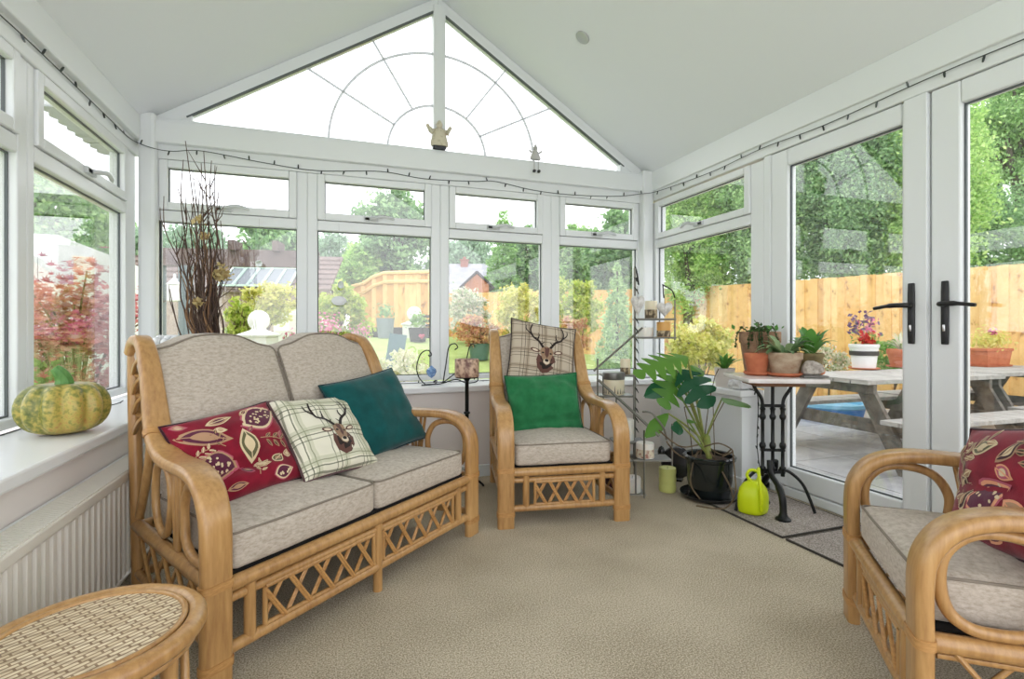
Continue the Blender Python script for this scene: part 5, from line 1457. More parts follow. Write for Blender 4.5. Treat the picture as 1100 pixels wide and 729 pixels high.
# ================================================================== figures on the gable rail
an = thing('angel_figure', 'small cream angel figure standing on the gable rail below the centre mullion', 'ornament', (.70, 3.545, 2.207))
MB().box(-.045, .045, -.02, .02, 0, .022).build('base', M['charcoal'], an, smooth=0, bevel=.006)
MB().lathe([(.060, .02), (.064, .04), (.048, .10), (.040, .135), (.018, .15)], 14, M=Matrix.Diagonal((1, .5, 1, 1))).build('robe', M['ceramic_cream'], an, smooth=50)
MB().ball((0, -.004, .165), .022, 10).build('head', M['ceramic_cream'], an, smooth=60)
MB().lathe([(.024, .172), (.014, .19), (.002, .205)], 10).build('hood', M['ceramic_cream'], an, smooth=50)
for s in (-1, 1):
    MB().prism([(0, 0), (s * .05, .025), (s * .075, .075), (s * .055, .085), (s * .035, .055), (0, .05)][::s], .012, Matrix(((1, 0, 0, s * .02), (0, 0, 1, .006), (0, 1, 0, .09), (0, 0, 0, 1)))).build('wing', M['ceramic_cream'], an, smooth=0, bevel=.003)
    MB().tube([(s * .035, -.01, .125), (s * .058, -.014, .10), (s * .066, -.012, .145)], .009, 6).build('arm', M['ceramic_cream'], an, smooth=60)
sf = thing('dangling_figure', 'little grey figure sitting on the gable rail with its legs hanging down', 'ornament', (1.415, 3.527, 2.207))
MB().lathe([(.040, 0), (.044, .008), (.022, .06), (.012, .068)], 12, M=Matrix.Diagonal((1, .5, 1, 1))).build('body', M['grey_felt'], sf, smooth=50)
MB().ball((0, 0, .08), .017, 10).build('head', M['grey_felt'], sf, smooth=60)
MB().lathe([(.02, .085), (.010, .10), (.001, .118)], 8).build('hat', M['grey_felt'], sf, smooth=50)
for s in (-1, 1):
    MB().tube([(s * .03, 0, .05), (s * .05, -.004, .065)], .007, 6).build('arm', M['grey_felt'], sf, smooth=60)
    l_ = MB(); l_.tube(catmull([(s * .014, 0, .005), (s * .015, -.016, .0), (s * .016, -.019, -.02), (s * .016, -.019, -.085)], 4), .003, 6); lo = l_.build('leg', M['grey_felt'], sf, smooth=60)
    MB().ball((s * .018, -.024, -.092), .013, 8, (1, 1.5, .9)).build('boot', M['charcoal'], lo, smooth=60)

# ================================================================== fairy lights
def fairy(label, pts, nb, seed, sz=.026, r=.0024, group='fairy light strings', hang=.6):
    t = thing('fairy_light_string', label, 'fairy lights', (0, 0, 0))
    P = catmull(pts, 8); MB().tube(P, r, 5).build('wire', M['wire'], t, smooth=60)
    L = [0]
    for a, b in zip(P[:-1], P[1:]): L.append(L[-1] + (b - a).length)
    r_ = random.Random(seed)
    for i in range(nb):
        d = (i + .5) / nb * L[-1]; k = max(j for j in range(len(L)) if L[j] <= d); k = min(k, len(P) - 2)
        p = P[k].lerp(P[k + 1], (d - L[k]) / max(1e-6, L[k + 1] - L[k]))
        s = -1 if r_.random() < hang else 1
        q = p + Vector((r_.uniform(-.4, .4), r_.uniform(-.4, .4), s)).normalized() * sz
        MB().tube([p, p.lerp(q, .55), q], [.0042, .0048, .0034], 6).build('bulb', M['wire'] if r_.random() < .8 else M['bulb'], t, smooth=50)
top_left = [(-1.082, y, 2.03 + .008 * sin(y * 9)) for y in (.6, 1.1, 1.6, 2.05, 2.4, 2.8, 3.2, 3.45)]
top_back = [(-1.0, 3.50, 2.005), (-.9, 3.515, 2.0), (-.75, 3.55, 2.03), (-.4, 3.57, 2.0), (-.1, 3.575, 1.985), (.3, 3.575, 2.02), (.6, 3.575, 2.0), (.95, 3.575, 2.015), (1.12, 3.575, 2.03), (1.4, 3.575, 1.995), (1.7, 3.575, 1.985), (2.1, 3.575, 2.005), (2.33, 3.51, 2.03)]
top_right = [(2.40, 3.45, 2.035), (2.428, 3.2, 2.03), (2.43, 2.8, 2.02), (2.43, 2.4, 2.035), (2.432, 2.0, 2.02), (2.432, 1.5, 2.035), (2.432, 1.1, 2.03), (2.432, .8, 2.03)]
fairy('dark fairy light string running along the window heads under the eaves', top_left + top_back + top_right, 64, 3)
fairy('dark fairy light string lying along the left windowsill behind the pumpkin', [(-1.06, y, SZ + .004 + .002 * sin(y * 14)) for y in (1.7, 1.95, 2.2, 2.5, 2.75)] + [(-.98, 2.9, SZ + .005), (-.99, 3.05, SZ + .004)], 12, 5, .016, hang=.2)
fairy('dark fairy light string lying along the back windowsill by the wire tealight holder', [(.25, 3.42, SZ + .004), (.55, 3.40, SZ + .005), (.8, 3.42, SZ + .004), (1.2, 3.41, SZ + .005), (1.6, 3.42, SZ + .004)], 12, 6, .016, hang=.2)
# ================================================================== candles and stands
def candle(label, p, r, h, mat, band=None, name='pillar_candle', group=None, ridge=False, tilt=0):
    t = thing(name, label, 'candle', p, 0, group)
    if ridge:
        prof = [(r * .92, 0)] + [(r * (1 - .05 * abs(cos(pi * 3 * q / 18)) ** 3), h * q / 18) for q in range(1, 18)] + [(r * .94, h), (r * .8, h - .004), (.003, h - .008)]
    else:
        prof = [(r * .97, 0), (r, .004), (r, h - .006), (r * .95, h), (r * .8, h - .006), (.003, h - .012)]
    MB().lathe(prof, 22).build('wax', mat, t, smooth=40)
    if band:
        a, b, bm = band; MB().lathe([(r * 1.012, h * a), (r * 1.012, h * b), (r * .99, h * b), (r * .99, h * a)], 22).build('decor_band', bm, t, smooth=40)
    MB().tube([(0, 0, h - .013), (.001, 0, h + .006)], .0012, 5).build('wick', M['wick'], t, smooth=60)
    return t

# floor candlestick between the sofa and the armchair
cs = thing('floor_candlestick', 'tall thin black iron floor candlestick between sofa and armchair', 'candle holder', (.742, 2.93, 0))
ch_ = .665
MB().lathe([(.012, .02), (.0115, ch_ - .02), (.018, ch_ - .01), (.03, ch_)], 12).build('stem', M['black_iron'], cs, smooth=50)
for z in (.12, .29, .46): MB().lathe([(.012, z - .008), (.019, z - .004), (.019, z + .004), (.012, z + .008)], 12).build('collar', M['black_iron'], cs, smooth=50)
MB().lathe([(.015, ch_ - .003), (.066, ch_), (.068, ch_ + .006), (.003, ch_ + .005)], 20).build('drip_plate', M['black_iron'], cs, smooth=40)
for k in range(3):
    a = 2 * pi * k / 3 + .4; MB().tube(catmull([(0, 0, .06), (cos(a) * .05, sin(a) * .05, .065), (cos(a) * .10, sin(a) * .10, .03), (cos(a) * .125, sin(a) * .125, .006)], 5), .007, 6).build('foot', M['black_iron'], cs, smooth=60)
candle('fat mottled brown and cream candle on the tall floor candlestick', (.742, 2.93, ch_ + .006), .071, .105, M['wax_pebble'])

# wrought wire tealight holder on the sill
wt = thing('wire_tealight_holder', 'curly black wire tealight holder with blue glass on the back windowsill', 'candle holder', (.66, 3.30, SZ))
def curl(c, r, a0, a1, n=18, sh=.6): return [(c[0] + r * (1 - sh * i / n) * cos(a0 + (a1 - a0) * i / n), c[1], c[2] + r * (1 - sh * i / n) * sin(a0 + (a1 - a0) * i / n)) for i in range(n + 1)]
MB().tube(catmull([(-.10, 0, .004), (-.14, 0, .05), (-.155, 0, .12), (-.13, 0, .20), (-.085, 0, .225), (-.06, 0, .20), (-.07, 0, .185), (-.08, 0, .195)], 6), .004, 6).build('upright_hook', M['black_iron'], wt, smooth=60)
MB().tube(catmull([(-.10, 0, .004), (0, 0, .006), (.1, 0, .03), (.17, 0, .006), (.24, 0, .01), (.25, 0, .035), (.23, 0, .04), (.225, 0, .025)], 6), .004, 6).build('scroll', M['black_iron'], wt, smooth=60)
MB().tube(catmull([(-.13, -.03, .004), (-.05, -.05, .01), (-.03, -.02, .03), (-.05, -.01, .02)], 6), .004, 6).build('scroll', M['black_iron'], wt, smooth=60)
MB().tube(catmull([(.02, .02, .01), (.04, .03, .12), (.06, .03, .24), (.10, .03, .265), (.12, .03, .24), (.10, .03, .225)], 6), .004, 6).build('upright_hook', M['black_iron'], wt, smooth=60)
MB().tube(catmull([(.02, .02, .01), (.16, .03, .12), (.20, .03, .24), (.225, .03, .26), (.24, .03, .24)], 6), .004, 6).build('upright_hook', M['black_iron'], wt, smooth=60)
MB().tube([(-.06, 0, .195), (-.06, 0, .12)], .0012, 5).build('hanging_wire', M['steel'], wt, smooth=60)
m = MB()
m.lathe([(.003, .045), (.022, .06), (.034, .085), (.030, .10), (.012, .115), (.004, .125)], 8, (-.06, 0, 0)); m.build('blue_glass_pendant', M['blue_gem'], wt, smooth=0)

# ---- stepped metal candle rack in the corner
ck = thing('candle_rack', 'stepped pewter wire candle rack with several shelves in the right-hand corner', 'candle rack', (0, 0, 0))
def rod(a, b, r=.006, mat='pewter', nm='rod'): return MB().tube([a, b], r, 6).build(nm, M[mat], ck, smooth=60)
def tray(u0, u1, v, d, dep=.13, nm='shelf'):
    a = at(u0, v, d); b = at(u1, v, d); w = (b - a).length; c = (a + b) / 2
    R = Matrix.Translation((c.x, c.y, c.z)) @ Matrix.Rotation(-YAW, 4, 'Z')
    m = MB(); m.box(-w / 2, w / 2, 0, dep, -.004, .0, R); o = m.build(nm, M['steel'], ck, smooth=0)
    m = MB()
    q = [(-w / 2, 0), (w / 2, 0), (w / 2, dep), (-w / 2, dep)]
    m.tube([R @ Vector((x, y, -.004)) for x, y in q], .006, 6, closed=True); m.build('edge_rail', M['pewter'], o, smooth=60)
    return R, w, dep
T1 = tray(685, 726, 342, 3.30)           # top
T2 = tray(685, 726, 362, 3.30)
T3 = tray(648, 681, 403, 3.22, .14)
T4 = tray(642, 681, 425, 3.14, .13)
T5 = tray(660, 694, 475, 2.98, .13)
T6 = tray(681, 722, 494, 2.86, .13)
T7 = tray(650, 694, 531, 2.93, .15, 'base_plate')
def on(T, fx, fy): 
    R, w, dep = T; p = R @ Vector((w * (fx - .5), dep * fy, 0)); return (p.x, p.y, p.z + .001)
# uprights
def up(u, v0, v1, d, r=.0055):
    a = at(u, v0, d); b = at(u, v1, d); return rod((a.x, a.y, a.z), (a.x, a.y, b.z), r, nm='upright')
fl = lambda d: HY + FPX * CH / d
up(682, 288, fl(3.30) , 3.30, .008); up(725, 322, 365, 3.30); up(642, 385, 430, 3.14); up(681, 395, 500, 3.05); up(722, 455, 500, 2.86); up(692, 462, 535, 2.86); up(648, 404, fl(3.2), 3.2); up(683, 494, 530, 2.90); up(662, 425, fl(2.98), 2.98)
# sloping hand rails like a little staircase
a, b = at(638, 398, 3.18), at(690, 352, 3.32); rod(a, b, .007, nm='handrail')
a, b = at(643, 408, 3.05), at(708, 468, 2.80); rod(a, b, .008, nm='handrail')
a, b = at(706, 452, 2.80), at(722, 486, 2.8); MB().tube(catmull([at(690, 442, 2.86), at(700, 444, 2.84), at(712, 458, 2.82), at(716, 472, 2.82)], 5), .006, 6).build('scroll', M['pewter'], ck, smooth=60)
# twisted garland up the tall post
m = MB(); a0 = at(682, 300, 3.29); a1 = at(682, 470, 3.29)
for i in range(17):
    p = a0.lerp(a1, i / 16); m.tube([p + Vector((-.012, -.012, .012)), p + Vector((.0, -.02, -.004)), p + Vector((.02, -.012, -.03))], [.002, .005, .002], 5)
m.build('leaf_garland', M['black_iron'], ck, smooth=60)
m = MB(); m.tube(catmull([at(712, 306, 3.28), at(716, 308, 3.28), at(722, 312, 3.28), at(725, 320, 3.28)], 5), .004, 6).tube([at(713, 320, 3.29), at(712, 305, 3.29)], .004, 6); m.build('finial', M['black_iron'], ck, smooth=60)
MB().tube(catmull([at(682, 306, 3.3), at(684, 298, 3.3), at(686, 306, 3.3), at(684, 292, 3.3), at(682, 286, 3.3)], 5), .005, 6).build('finial', M['black_iron'], ck, smooth=60)

candle('cream pillar candle with dried leaf decoration on the top shelf of the rack', on(T1, .42, .5), .040, .115, M['wax_cream'], (.02, .5, M['wax_botanic']))
candle('wide white candle at the left of the second rack shelf', on(T2, .26, .45), .050, .062, M['wax_white'])
candle('amber candle with dark dried fruit band on the second rack shelf', on(T2, .75, .45), .044, .098, M['wax_amber'], (.02, .42, M['wax_botanic']))
candle('pale botanical candle standing by the left post of the rack above the jar', on(T3, .80, .5), .032, .098, M['wax_cream'], (.02, .45, M['wax_botanic']))
# jar with lid
j = thing('candle_jar', 'wide candle jar with a dark metal lid and twig pattern on the left rack shelf', 'jar', on(T4, .50, .5))
MB().lathe([(.062, 0), (.066, .006), (.066, .095), (.06, .10)], 24).build('jar_body', M['wax_cream'], j, smooth=40)
m = MB()
for i in range(22):
    a = i * .285; hh = random.Random(i).uniform(.02, .055); m.add([(.0672 * cos(a - .05), .0672 * sin(a - .05), .01), (.0672 * cos(a + .05), .0672 * sin(a + .05), .01), (.0672 * cos(a + .02), .0672 * sin(a + .02), .01 + hh)], [(0, 1, 2)])
m.build('twig_pattern', M['s_dark'], j, smooth=0)
MB().lathe([(.067, .095), (.069, .10), (.069, .135), (.064, .14), (.003, .14)], 24).build('lid', M['steel'], j, smooth=40)
candle('tall white pillar candle right behind the armchair arm', on(T5, .45, .45), .044, .125, M['wax_white'])
candle('white candle with a printed picture band on the lowest front shelf of the rack', on(T6, .36, .45), .050, .085, M['wax_white'], (.05, .6, M['wax_print']))
candle('white candle in the holder on the base plate of the rack', on(T7, .72, .4), .050, .085, M['wax_white'])
candle('squat ridged lime green candle on the carpet between the rack and the dark pot', tuple(flo(717, 527)), .050, .138, M['wax_lime'], ridge=True)
m = thing('candle_dish', 'dark maroon candle dish tucked under the rack behind the armchair', 'dish', tuple(on(T7, .25, .5)))
MB().lathe([(.03, 0), (.045, .03), (.045, .09), (.04, .09), (.038, .02), (.003, .015)], 18).build('bowl', M['p_dark'], m, smooth=40)

# hearts hanging on the rack
def hang_heart(label, u, v, d, s, sx=1.0):
    t = thing('hanging_heart', label, 'ornament', at(u, v, d), -YAW, 'whitewashed hearts')
    hm = heart_mesh(s, .008); hm.v = [(x * sx, y, z * (1 if z > 0 else (2.1 - sx))) for x, y, z in hm.v]
    hm.build('heart', M['heart_grey'], t, smooth=50)
    MB().tube([(0, 0, s * .35), (0, 0.005, s * 1.7)], .0015, 5).build('string', M['twig'], t, smooth=60)
    return t
hang_heart('long slim whitewashed wooden heart hanging on the tall post of the rack', 685, 325, 3.24, .062, .72)
hang_heart('round whitewashed wooden heart hanging in front of the top rack shelf', 714, 331, 3.24, .052, 1.0)

# dark round ornament and the black plaque behind the pot
bk = thing('black_plaque', 'glossy black rounded plaque leaning against the wall behind the dark pot', 'ornament', flo(727, 517), -YAW - .5)
MB().lathe([(.001, -.012), (.09, -.012), (.098, 0), (.09, .012), (.001, .012)], 28, (0, 0, .12), Matrix.Rotation(pi / 2 - .2, 4, 'X')).build('disc', M['black_gloss'], bk, smooth=40)
MB().box(-.03, .03, .0, .06, 0, .012).build('foot', M['black_gloss'], bk, smooth=0)
m = MB(); m.ball((-.09, -.02, .17), .03, 10, (.8, .6, 1.6)).build('ear', M['black_gloss'], bk, smooth=60)

# ================================================================== monstera
pc = flo(762, 534)
mo = thing('monstera_plant', 'monstera with split leaves in a dark glazed pot on a saucer', 'plant', (pc.x, pc.y, 0.009))
MB().lathe([(.10, 0), (.155, .006), (.16, .022), (.152, .022), (.11, .012), (.003, .012)], 30).build('saucer', M['black_gloss'], mo, smooth=40)
MB().lathe([(.105, .014), (.122, .10), (.128, .205), (.140, .212), (.143, .228), (.136, .235), (.122, .232), (.118, .20), (.003, .20)], 32).build('pot', M['glaze_dark'], mo, smooth=40)
MB().lathe([(.119, .198), (.118, .206), (.06, .212), (.003, .214)], 24).build('soil', M['soil'], mo, smooth=40)
base = mo.location.copy()
def rel(u, v, d): return at(u, v, d) - base
# stems
crown = rel(757, 474, 2.95)
m = MB(); m.tube(catmull([(0.0, 0, .2), (-.01, 0, .26), Vector((crown.x + .01, crown.y, .32)), crown], 6), [.017] * 8 + [.021] * 11, 8); m.build('main_stem', M['stem'], mo, smooth=60)
def split_leaf(L, W, lobes, cut=.55, cup=.12, droop=.25):
    """leaf in local xy, base at the origin, tip along +y, lobes divided by slits"""
    m = MB()
    prof = lambda t: W * .5 * (sin(pi * min(1, (t * .86 + .13))) ** .75)
    def P(x, t): return Vector((x, L * t, -droop * L * t * t - cup * abs(x) ** 1.3 / max(.02, W) * .6 + .02 * L * sin(t * 3)))
    nt = 4
    for s in (-1, 1):
        for k in range(lobes):
            t0, t1 = k / lobes, (k + 1) / lobes
            vs = []; fs = []
            for i in range(nt + 1):
                f = i / nt
                for jx in range(6):
                    q = jx / 5
                    gap = .5 * (t1 - t0) * cut * max(0, (q - .3) / .7) if lobes > 1 else 0
                    ta, tb = t0 + gap * (1 if k else .2), t1 - gap * (1 if k < lobes - 1 else .4)
                    t = ta + (tb - ta) * f
                    sw = .16 * q * (1 - t * .8)
                    rr = prof(min(.995, t)) * (1 - (.10 * abs(f - .5) * 2) * (q > .9))
                    vs.append(P(s * rr * q, min(1.0, t + sw - .03)))
            for i in range(nt):
                for jx in range(5):
                    a = i * 6 + jx; fs.append((a, a + 1, a + 7, a + 6) if s > 0 else (a, a + 6, a + 7, a + 1))
            m.add(vs, fs)
    return m
def put_leaf(u, v, d, tipu, tipv, tipd, W, lobes, mat, face, cut=.55, nm='leaf', cup=.12, droop=.15):
    a, b = rel(u, v, d), rel(tipu, tipv, tipd); y = (b - a); L = y.length; y.normalize()
    n = Vector(face); x = y.cross(n).normalized(); z = x.cross(y)
    R = Matrix(((x.x, y.x, z.x, a.x), (x.y, y.y, z.y, a.y), (x.z, y.z, z.z, a.z), (0, 0, 0, 1)))
    m = split_leaf(L, W, lobes, cut, cup, droop); m.v = [tuple(R @ Vector(p)) for p in m.v]
    o = m.build(nm, M[mat], mo, smooth=70, weld=True)
    k = MB(); k.tube(catmull([crown if nm == 'leaf' else Vector((0, 0, .22)), (crown if nm == 'leaf' else Vector((0, 0, .22))).lerp(a, .5) + Vector((0, 0, .01)), a], 6), [.007 - .0002 * q for q in range(13)], 6)
    k.build('stalk', M['stem'], o, smooth=60)
put_leaf(738, 383, 2.85, 682, 396, 2.75, .26, 6, 'l_mons', (.0, -.45, .85), .8)
put_leaf(731, 397, 2.92, 766, 434, 2.75, .24, 4, 'l_mons_dark', (-.25, -.9, .45), .5)
put_leaf(727, 398, 2.95, 716, 436, 2.80, .25, 5, 'l_mons', (-.1, -1, .2), .85)
put_leaf(722, 410, 2.9, 694, 424, 2.82, .10, 1, 'l_mons_dark', (-.2, -.8, .5), 0)
put_leaf(776, 427, 2.92, 806, 432, 2.72, .13, 1, 'l_mons', (.0, -.22, 1), 0)
put_leaf(718, 444, 2.88, 696, 468, 2.76, .085, 1, 'l_mons', (-.2, -.9, .35), 0)
put_leaf(727, 452, 2.88, 731, 466, 2.82, .085, 1, 'l_mons_dark', (0, -1, .2), 0, 'small_leaf')
put_leaf(738, 450, 2.9, 747, 452, 2.84, .05, 1, 'l_mons', (0, -.8, .5), 0, 'small_leaf')
put_leaf(742, 392, 2.98, 756, 402, 2.9, .10, 1, 'l_mons', (0, -.8, .5), 0)
r_ = random.Random(6)
for pts in (((757, 476, 2.93), (735, 480, 2.85), (722, 474, 2.8), (708, 462, 2.78)), ((757, 480, 2.93), (740, 492, 2.9), (726, 486, 2.86), (716, 474, 2.84)), ((758, 478, 2.93), (775, 488, 2.85), (786, 482, 2.8)), ((755, 480, 2.9), (772, 476, 2.82), (787, 484, 2.78), (776, 490, 2.76)),
            ((750, 484, 2.92), (744, 500, 2.82), (742, 520, 2.74), (752, 536, 2.70)), ((760, 480, 2.9), (772, 500, 2.8), (784, 522, 2.72), (788, 538, 2.69)), ((787, 484, 2.8), (789, 505, 2.72), (790, 528, 2.68), (782, 544, 2.64), (768, 546, 2.62), (748, 543, 2.62)),
            ((756, 470, 2.94), (752, 490, 2.93), (748, 500, 2.94)), ((757, 472, 2.95), (760, 490, 2.95), (764, 500, 2.95))):
    m = MB(); m.tube(catmull([rel(*q) for q in pts], 6), .0042, 6); m.build('aerial_root', M['stem_brown'], mo, smooth=60)
# wire plant support
for pts in (((735, 437, 3.0), (766, 435, 3.0), (768, 500, 2.95)), ((735, 437, 3.0), (742, 470, 2.95), (745, 500, 2.92)), ((757, 474, 2.95), (770, 446, 2.95), (780, 428, 2.93)), ((757, 468, 2.95), (762, 430, 2.98), (768, 404, 3.0), (772, 396, 3.0))):
    m = MB(); m.tube([rel(*q) for q in pts], .003, 6); m.build('support_wire', M['stem_brown'], mo, smooth=60)

# ================================================================== watering can
wp = flo(809, 552)
wc = thing('watering_can', 'lime green plastic watering can on the grey mat', 'watering can', (wp.x, wp.y, .009), -YAW)
sq = Matrix.Diagonal((1.0, .82, 1, 1))
wobc = lambda a, t: 1 + .05 * cos(4 * a)
MB().lathe([(.055, 0), (.068, .006), (.074, .03), (.074, .085), (.066, .125), (.046, .152), (.030, .160), (.026, .166), (.012, .166)], 36, M=sq, wob=wobc).build('body', M['lime'], wc, smooth=50)
MB().tube(catmull([(-.005, -.012, .155), (-.030, 0, .185), (-.022, .0, .212), (.0, .0, .218), (.022, .0, .208), (.03, .0, .185), (.018, 0, .155)], 6), .008, 8).build('handle', M['lime'], wc, smooth=60)
MB().tube(catmull([(.012, -.066, .03), (.008, -.074, .09), (.004, -.068, .15), (.003, -.06, .20), (.002, -.052, .245)], 6), [.011] * 8 + [.0095] * 8 + [.008] * 8 + [.006], 8).build('spout', M['lime'], wc, smooth=60)

# ================================================================== bistro table
BR = radians(-25)
bt = thing('bistro_table', 'bistro table with pale marble top and black cast iron trestle', 'table', (2.155, 2.065, .008), BR)
BZ = .704
m = MB(); m.rbox((.38, .40, .026), .008, 4, (0, 0, BZ - .013)); m.build('marble_top', M['marble'], bt, smooth=40)
MB().box(-.12, .12, -.10, .10, BZ - .05, BZ - .027).build('batten', M['wood_under'], bt, smooth=0, bevel=.003)
turned = [(.010, 0), (.010, .03), (.016, .036), (.016, .046), (.009, .052), (.0085, .14), (.014, .146), (.017, .158), (.014, .17), (.009, .176), (.0085, .29), (.015, .30), (.017, .312), (.011, .322), (.011, .34), (.015, .35), (.009, .36)]
for x in (-.05, 0, .05):
    o = MB().lathe([(r, z + .18) for r, z in turned], 12, (x, 0, 0)).build('column', M['black_iron'], bt, smooth=50)
    MB().tube(catmull([(x, 0, .53), (x * 1.1, 0, .58), (x * 1.7, 0, .63), (x * 1.9, 0, BZ - .05)], 5), .009, 8).build('column_neck', M['black_iron'], o, smooth=60)
for z in (.20, .315, .545): MB().tube([(-.06, 0, z), (.06, 0, z)], .008, 8).build('tie_bar', M['black_iron'], bt, smooth=60)
for s in (-1, 1):
    m = MB(); m.tube(catmull([(s * .015, 0, .26), (s * .02, s * .03, .20), (s * .005, s * .09, .15), (s * .0, s * .12, .10), (s * .0, s * .13, .04)], 6), [.014] * 12 + [.017] * 13, 10)
    lg = m.build('leg', M['black_iron'], bt, smooth=60)
    MB().lathe([(.036, 0), (.036, .008), (.024, .016), (.018, .03), (.016, .045)], 14, (0, s * .13, 0)).build('paw_foot', M['black_iron'], lg, smooth=50)
    m = MB(); m.tube(catmull([(s * .03, 0, .21), (s * .08, 0, .205), (s * .14, -.01, .15), (s * .175, -.02, .07), (s * .195, -.03, .004)], 6), [.008] * 25, 8)
    m.build('curved_stay', M['black_iron'], bt, smooth=60)

def bl(x, y, z=0): 
    return (bt.location.x + x * cos(BR) - y * sin(BR), bt.location.y + x * sin(BR) + y * cos(BR), BZ + .008 + z)
def at2(u, d):
    p = at(u, 400, d); return (p.x, p.y, BZ + .008)
def pot(name, label, p, r, h, mat, saucer=None, top='soil', rimh=.2, cat='plant pot', tap=.72):
    t = thing(name, label, cat, p, 0)
    z = 0
    if saucer:
        MB().lathe([(r * .78, 0), (r * 1.02, .010), (r * 1.04, .02), (r * .98, .02), (r * .75, .008), (.003, .008)], 26).build('saucer', saucer, t, smooth=40); z = .009
    MB().lathe([(r * tap, z), (r * (tap + (1 - tap) * .75), z + h * (1 - rimh)), (r * .985, z + h * (1 - rimh)), (r, z + h * (1 - rimh) + .004), (r, z + h - .003), (r * .97, z + h), (r * .88, z + h), (r * .86, z + h * .86), (.003, z + h * .86)], 30).build('pot', mat, t, smooth=40)
    MB().lathe([(r * .87, z + h * .84), (r * .86, z + h * .9), (.003, z + h * .93)], 20).build('soil', M[top], t, smooth=40)
    return t, z + h
def blade_leaf(m, base, tip, w, bend=.03, n=5):
    a, b = Vector(base), Vector(tip); d = b - a; s = d.cross(Vector((0, 0, 1)));
    if s.length < 1e-4: s = Vector((1, 0, 0))
    s.normalize(); vs = []
    for i in range(n + 1):
        t = i / n; p = a + d * t + Vector((0, 0, bend * sin(pi * t))); ww = w / 2 * sin(pi * (.08 + .92 * t) ** .8) + .0006
        vs += [p - s * ww, p - Vector((0, 0, ww * .25)), p + s * ww]
    fs = []
    for i in range(n): a_ = i * 3; fs += [(a_, a_ + 1, a_ + 4, a_ + 3), (a_ + 1, a_ + 2, a_ + 5, a_ + 4)]
    m.add(vs, fs)
def rosette(t, z, n, L, w, mat, seed, elev=(.2, .9), droop=0.0, r0=.01, nm='foliage'):
    r = random.Random(seed); m = MB()
    for i in range(n):
        a = r.uniform(0, 2 * pi); e = r.uniform(*elev); l = L * r.uniform(.65, 1.1)
        tip = (cos(a) * l * cos(e), sin(a) * l * cos(e), z + l * sin(e) - droop * l * cos(e))
        blade_leaf(m, (cos(a) * r0, sin(a) * r0, z - .01), tip, w * r.uniform(.75, 1.15), .2 * l)
    return m.build(nm, M[mat], t, smooth=70)
t, z = pot('flower_pot', 'big weathered terracotta pot at the back of the bistro table', at2(816, 2.88), .108, .225, M['terra_brown'], None, rimh=.28)
r_ = random.Random(3); m = MB()
for i in range(7):
    a = r_.uniform(2.2, 5.0); P = catmull([(cos(a) * .05, sin(a) * .05, z - .02), (cos(a) * .10, sin(a) * .10, z + .02), (cos(a) * .135, sin(a) * .13, z - .05 * r_.random()), (cos(a) * .14, sin(a) * .14, z - .05 - .11 * r_.random())], 5)
    m.tube(P, .0025, 5)
    for p in P[4:]:
        for _ in range(3): q = p + Vector((r_.uniform(-1, 1), r_.uniform(-1, 1), r_.uniform(-.6, 1))) * .016; blade_leaf(m, p, q, .013, .002, 3)
m.build('trailing_stems', M['l_succ'], t, smooth=60)
P = np.random.default_rng(2).normal(size=(60, 3)) * np.array([.05, .05, .012]) + np.array([0.02, 0, z + .012]); leaf_mesh('foliage', P, .03, M['l_hosta'], t, .6, seed=3)
P = np.random.default_rng(4).normal(size=(30, 3)) * np.array([.025, .025, .014]) + np.array([-.06, -.05, z + .025]); leaf_mesh('leaf_tuft', P, .026, M['l_succ'], t, .6, seed=5)
t, z = pot('flower_pot', 'small bright terracotta pot on a saucer at the left of the bistro table', at2(813, 2.66), .062, .105, M['terra'], M['terra'], 'gravel', .25)
m = MB(); m.tube([(0.01, 0, z - .015), (.0, 0, z + .05), (-.01, .005, z + .11)], .0022, 5); m.build('bare_stem', M['stem_brown'], t, smooth=60)
t, z = pot('flower_pot', 'lime-crusted terracotta pot of drooping pale leaves at the front of the bistro table', at2(843, 2.60), .082, .112, M['terra_old'], M['terra'], 'soil', .32)
rosette(t, z, 38, .165, .04, 'l_sage', 4, (.25, .95), .42, .03)
t, z = pot('flower_pot', 'olive brown pot of upright glossy leaves at the right of the bistro table', at2(870, 2.67), .066, .105, M['olive_pot'], M['terra'], 'soil', .18)
rosette(t, z, 26, .165, .05, 'l_hosta', 5, (.35, 1.2), .1)
rk = thing('rock', 'rough grey fossil rock on a slate slab at the right front of the bistro table', 'rock', at2(873, 2.53), BR)
m = MB(); m.rbox((.115, .085, .012), .004, 3, (0, 0, .006)); m.build('slate_slab', M['slate'], rk, smooth=0)
m = MB(); m.rbox((.10, .07, .075), .03, 10, (0, 0, .045), lambda q: (q.x * (1 - 3.2 * max(0, q.z + .01)) + .006 * noise.noise(q * 60), q.y * (1 - 3 * max(0, q.z + .01)) + .006 * noise.noise(q * 70 + Vector((3, 1, 2))), q.z * (1 - .35 * max(0, q.x) / .05) + .006 * noise.noise(q * 80)))
m.build('stone', M['rock'], rk, smooth=60, weld=True)
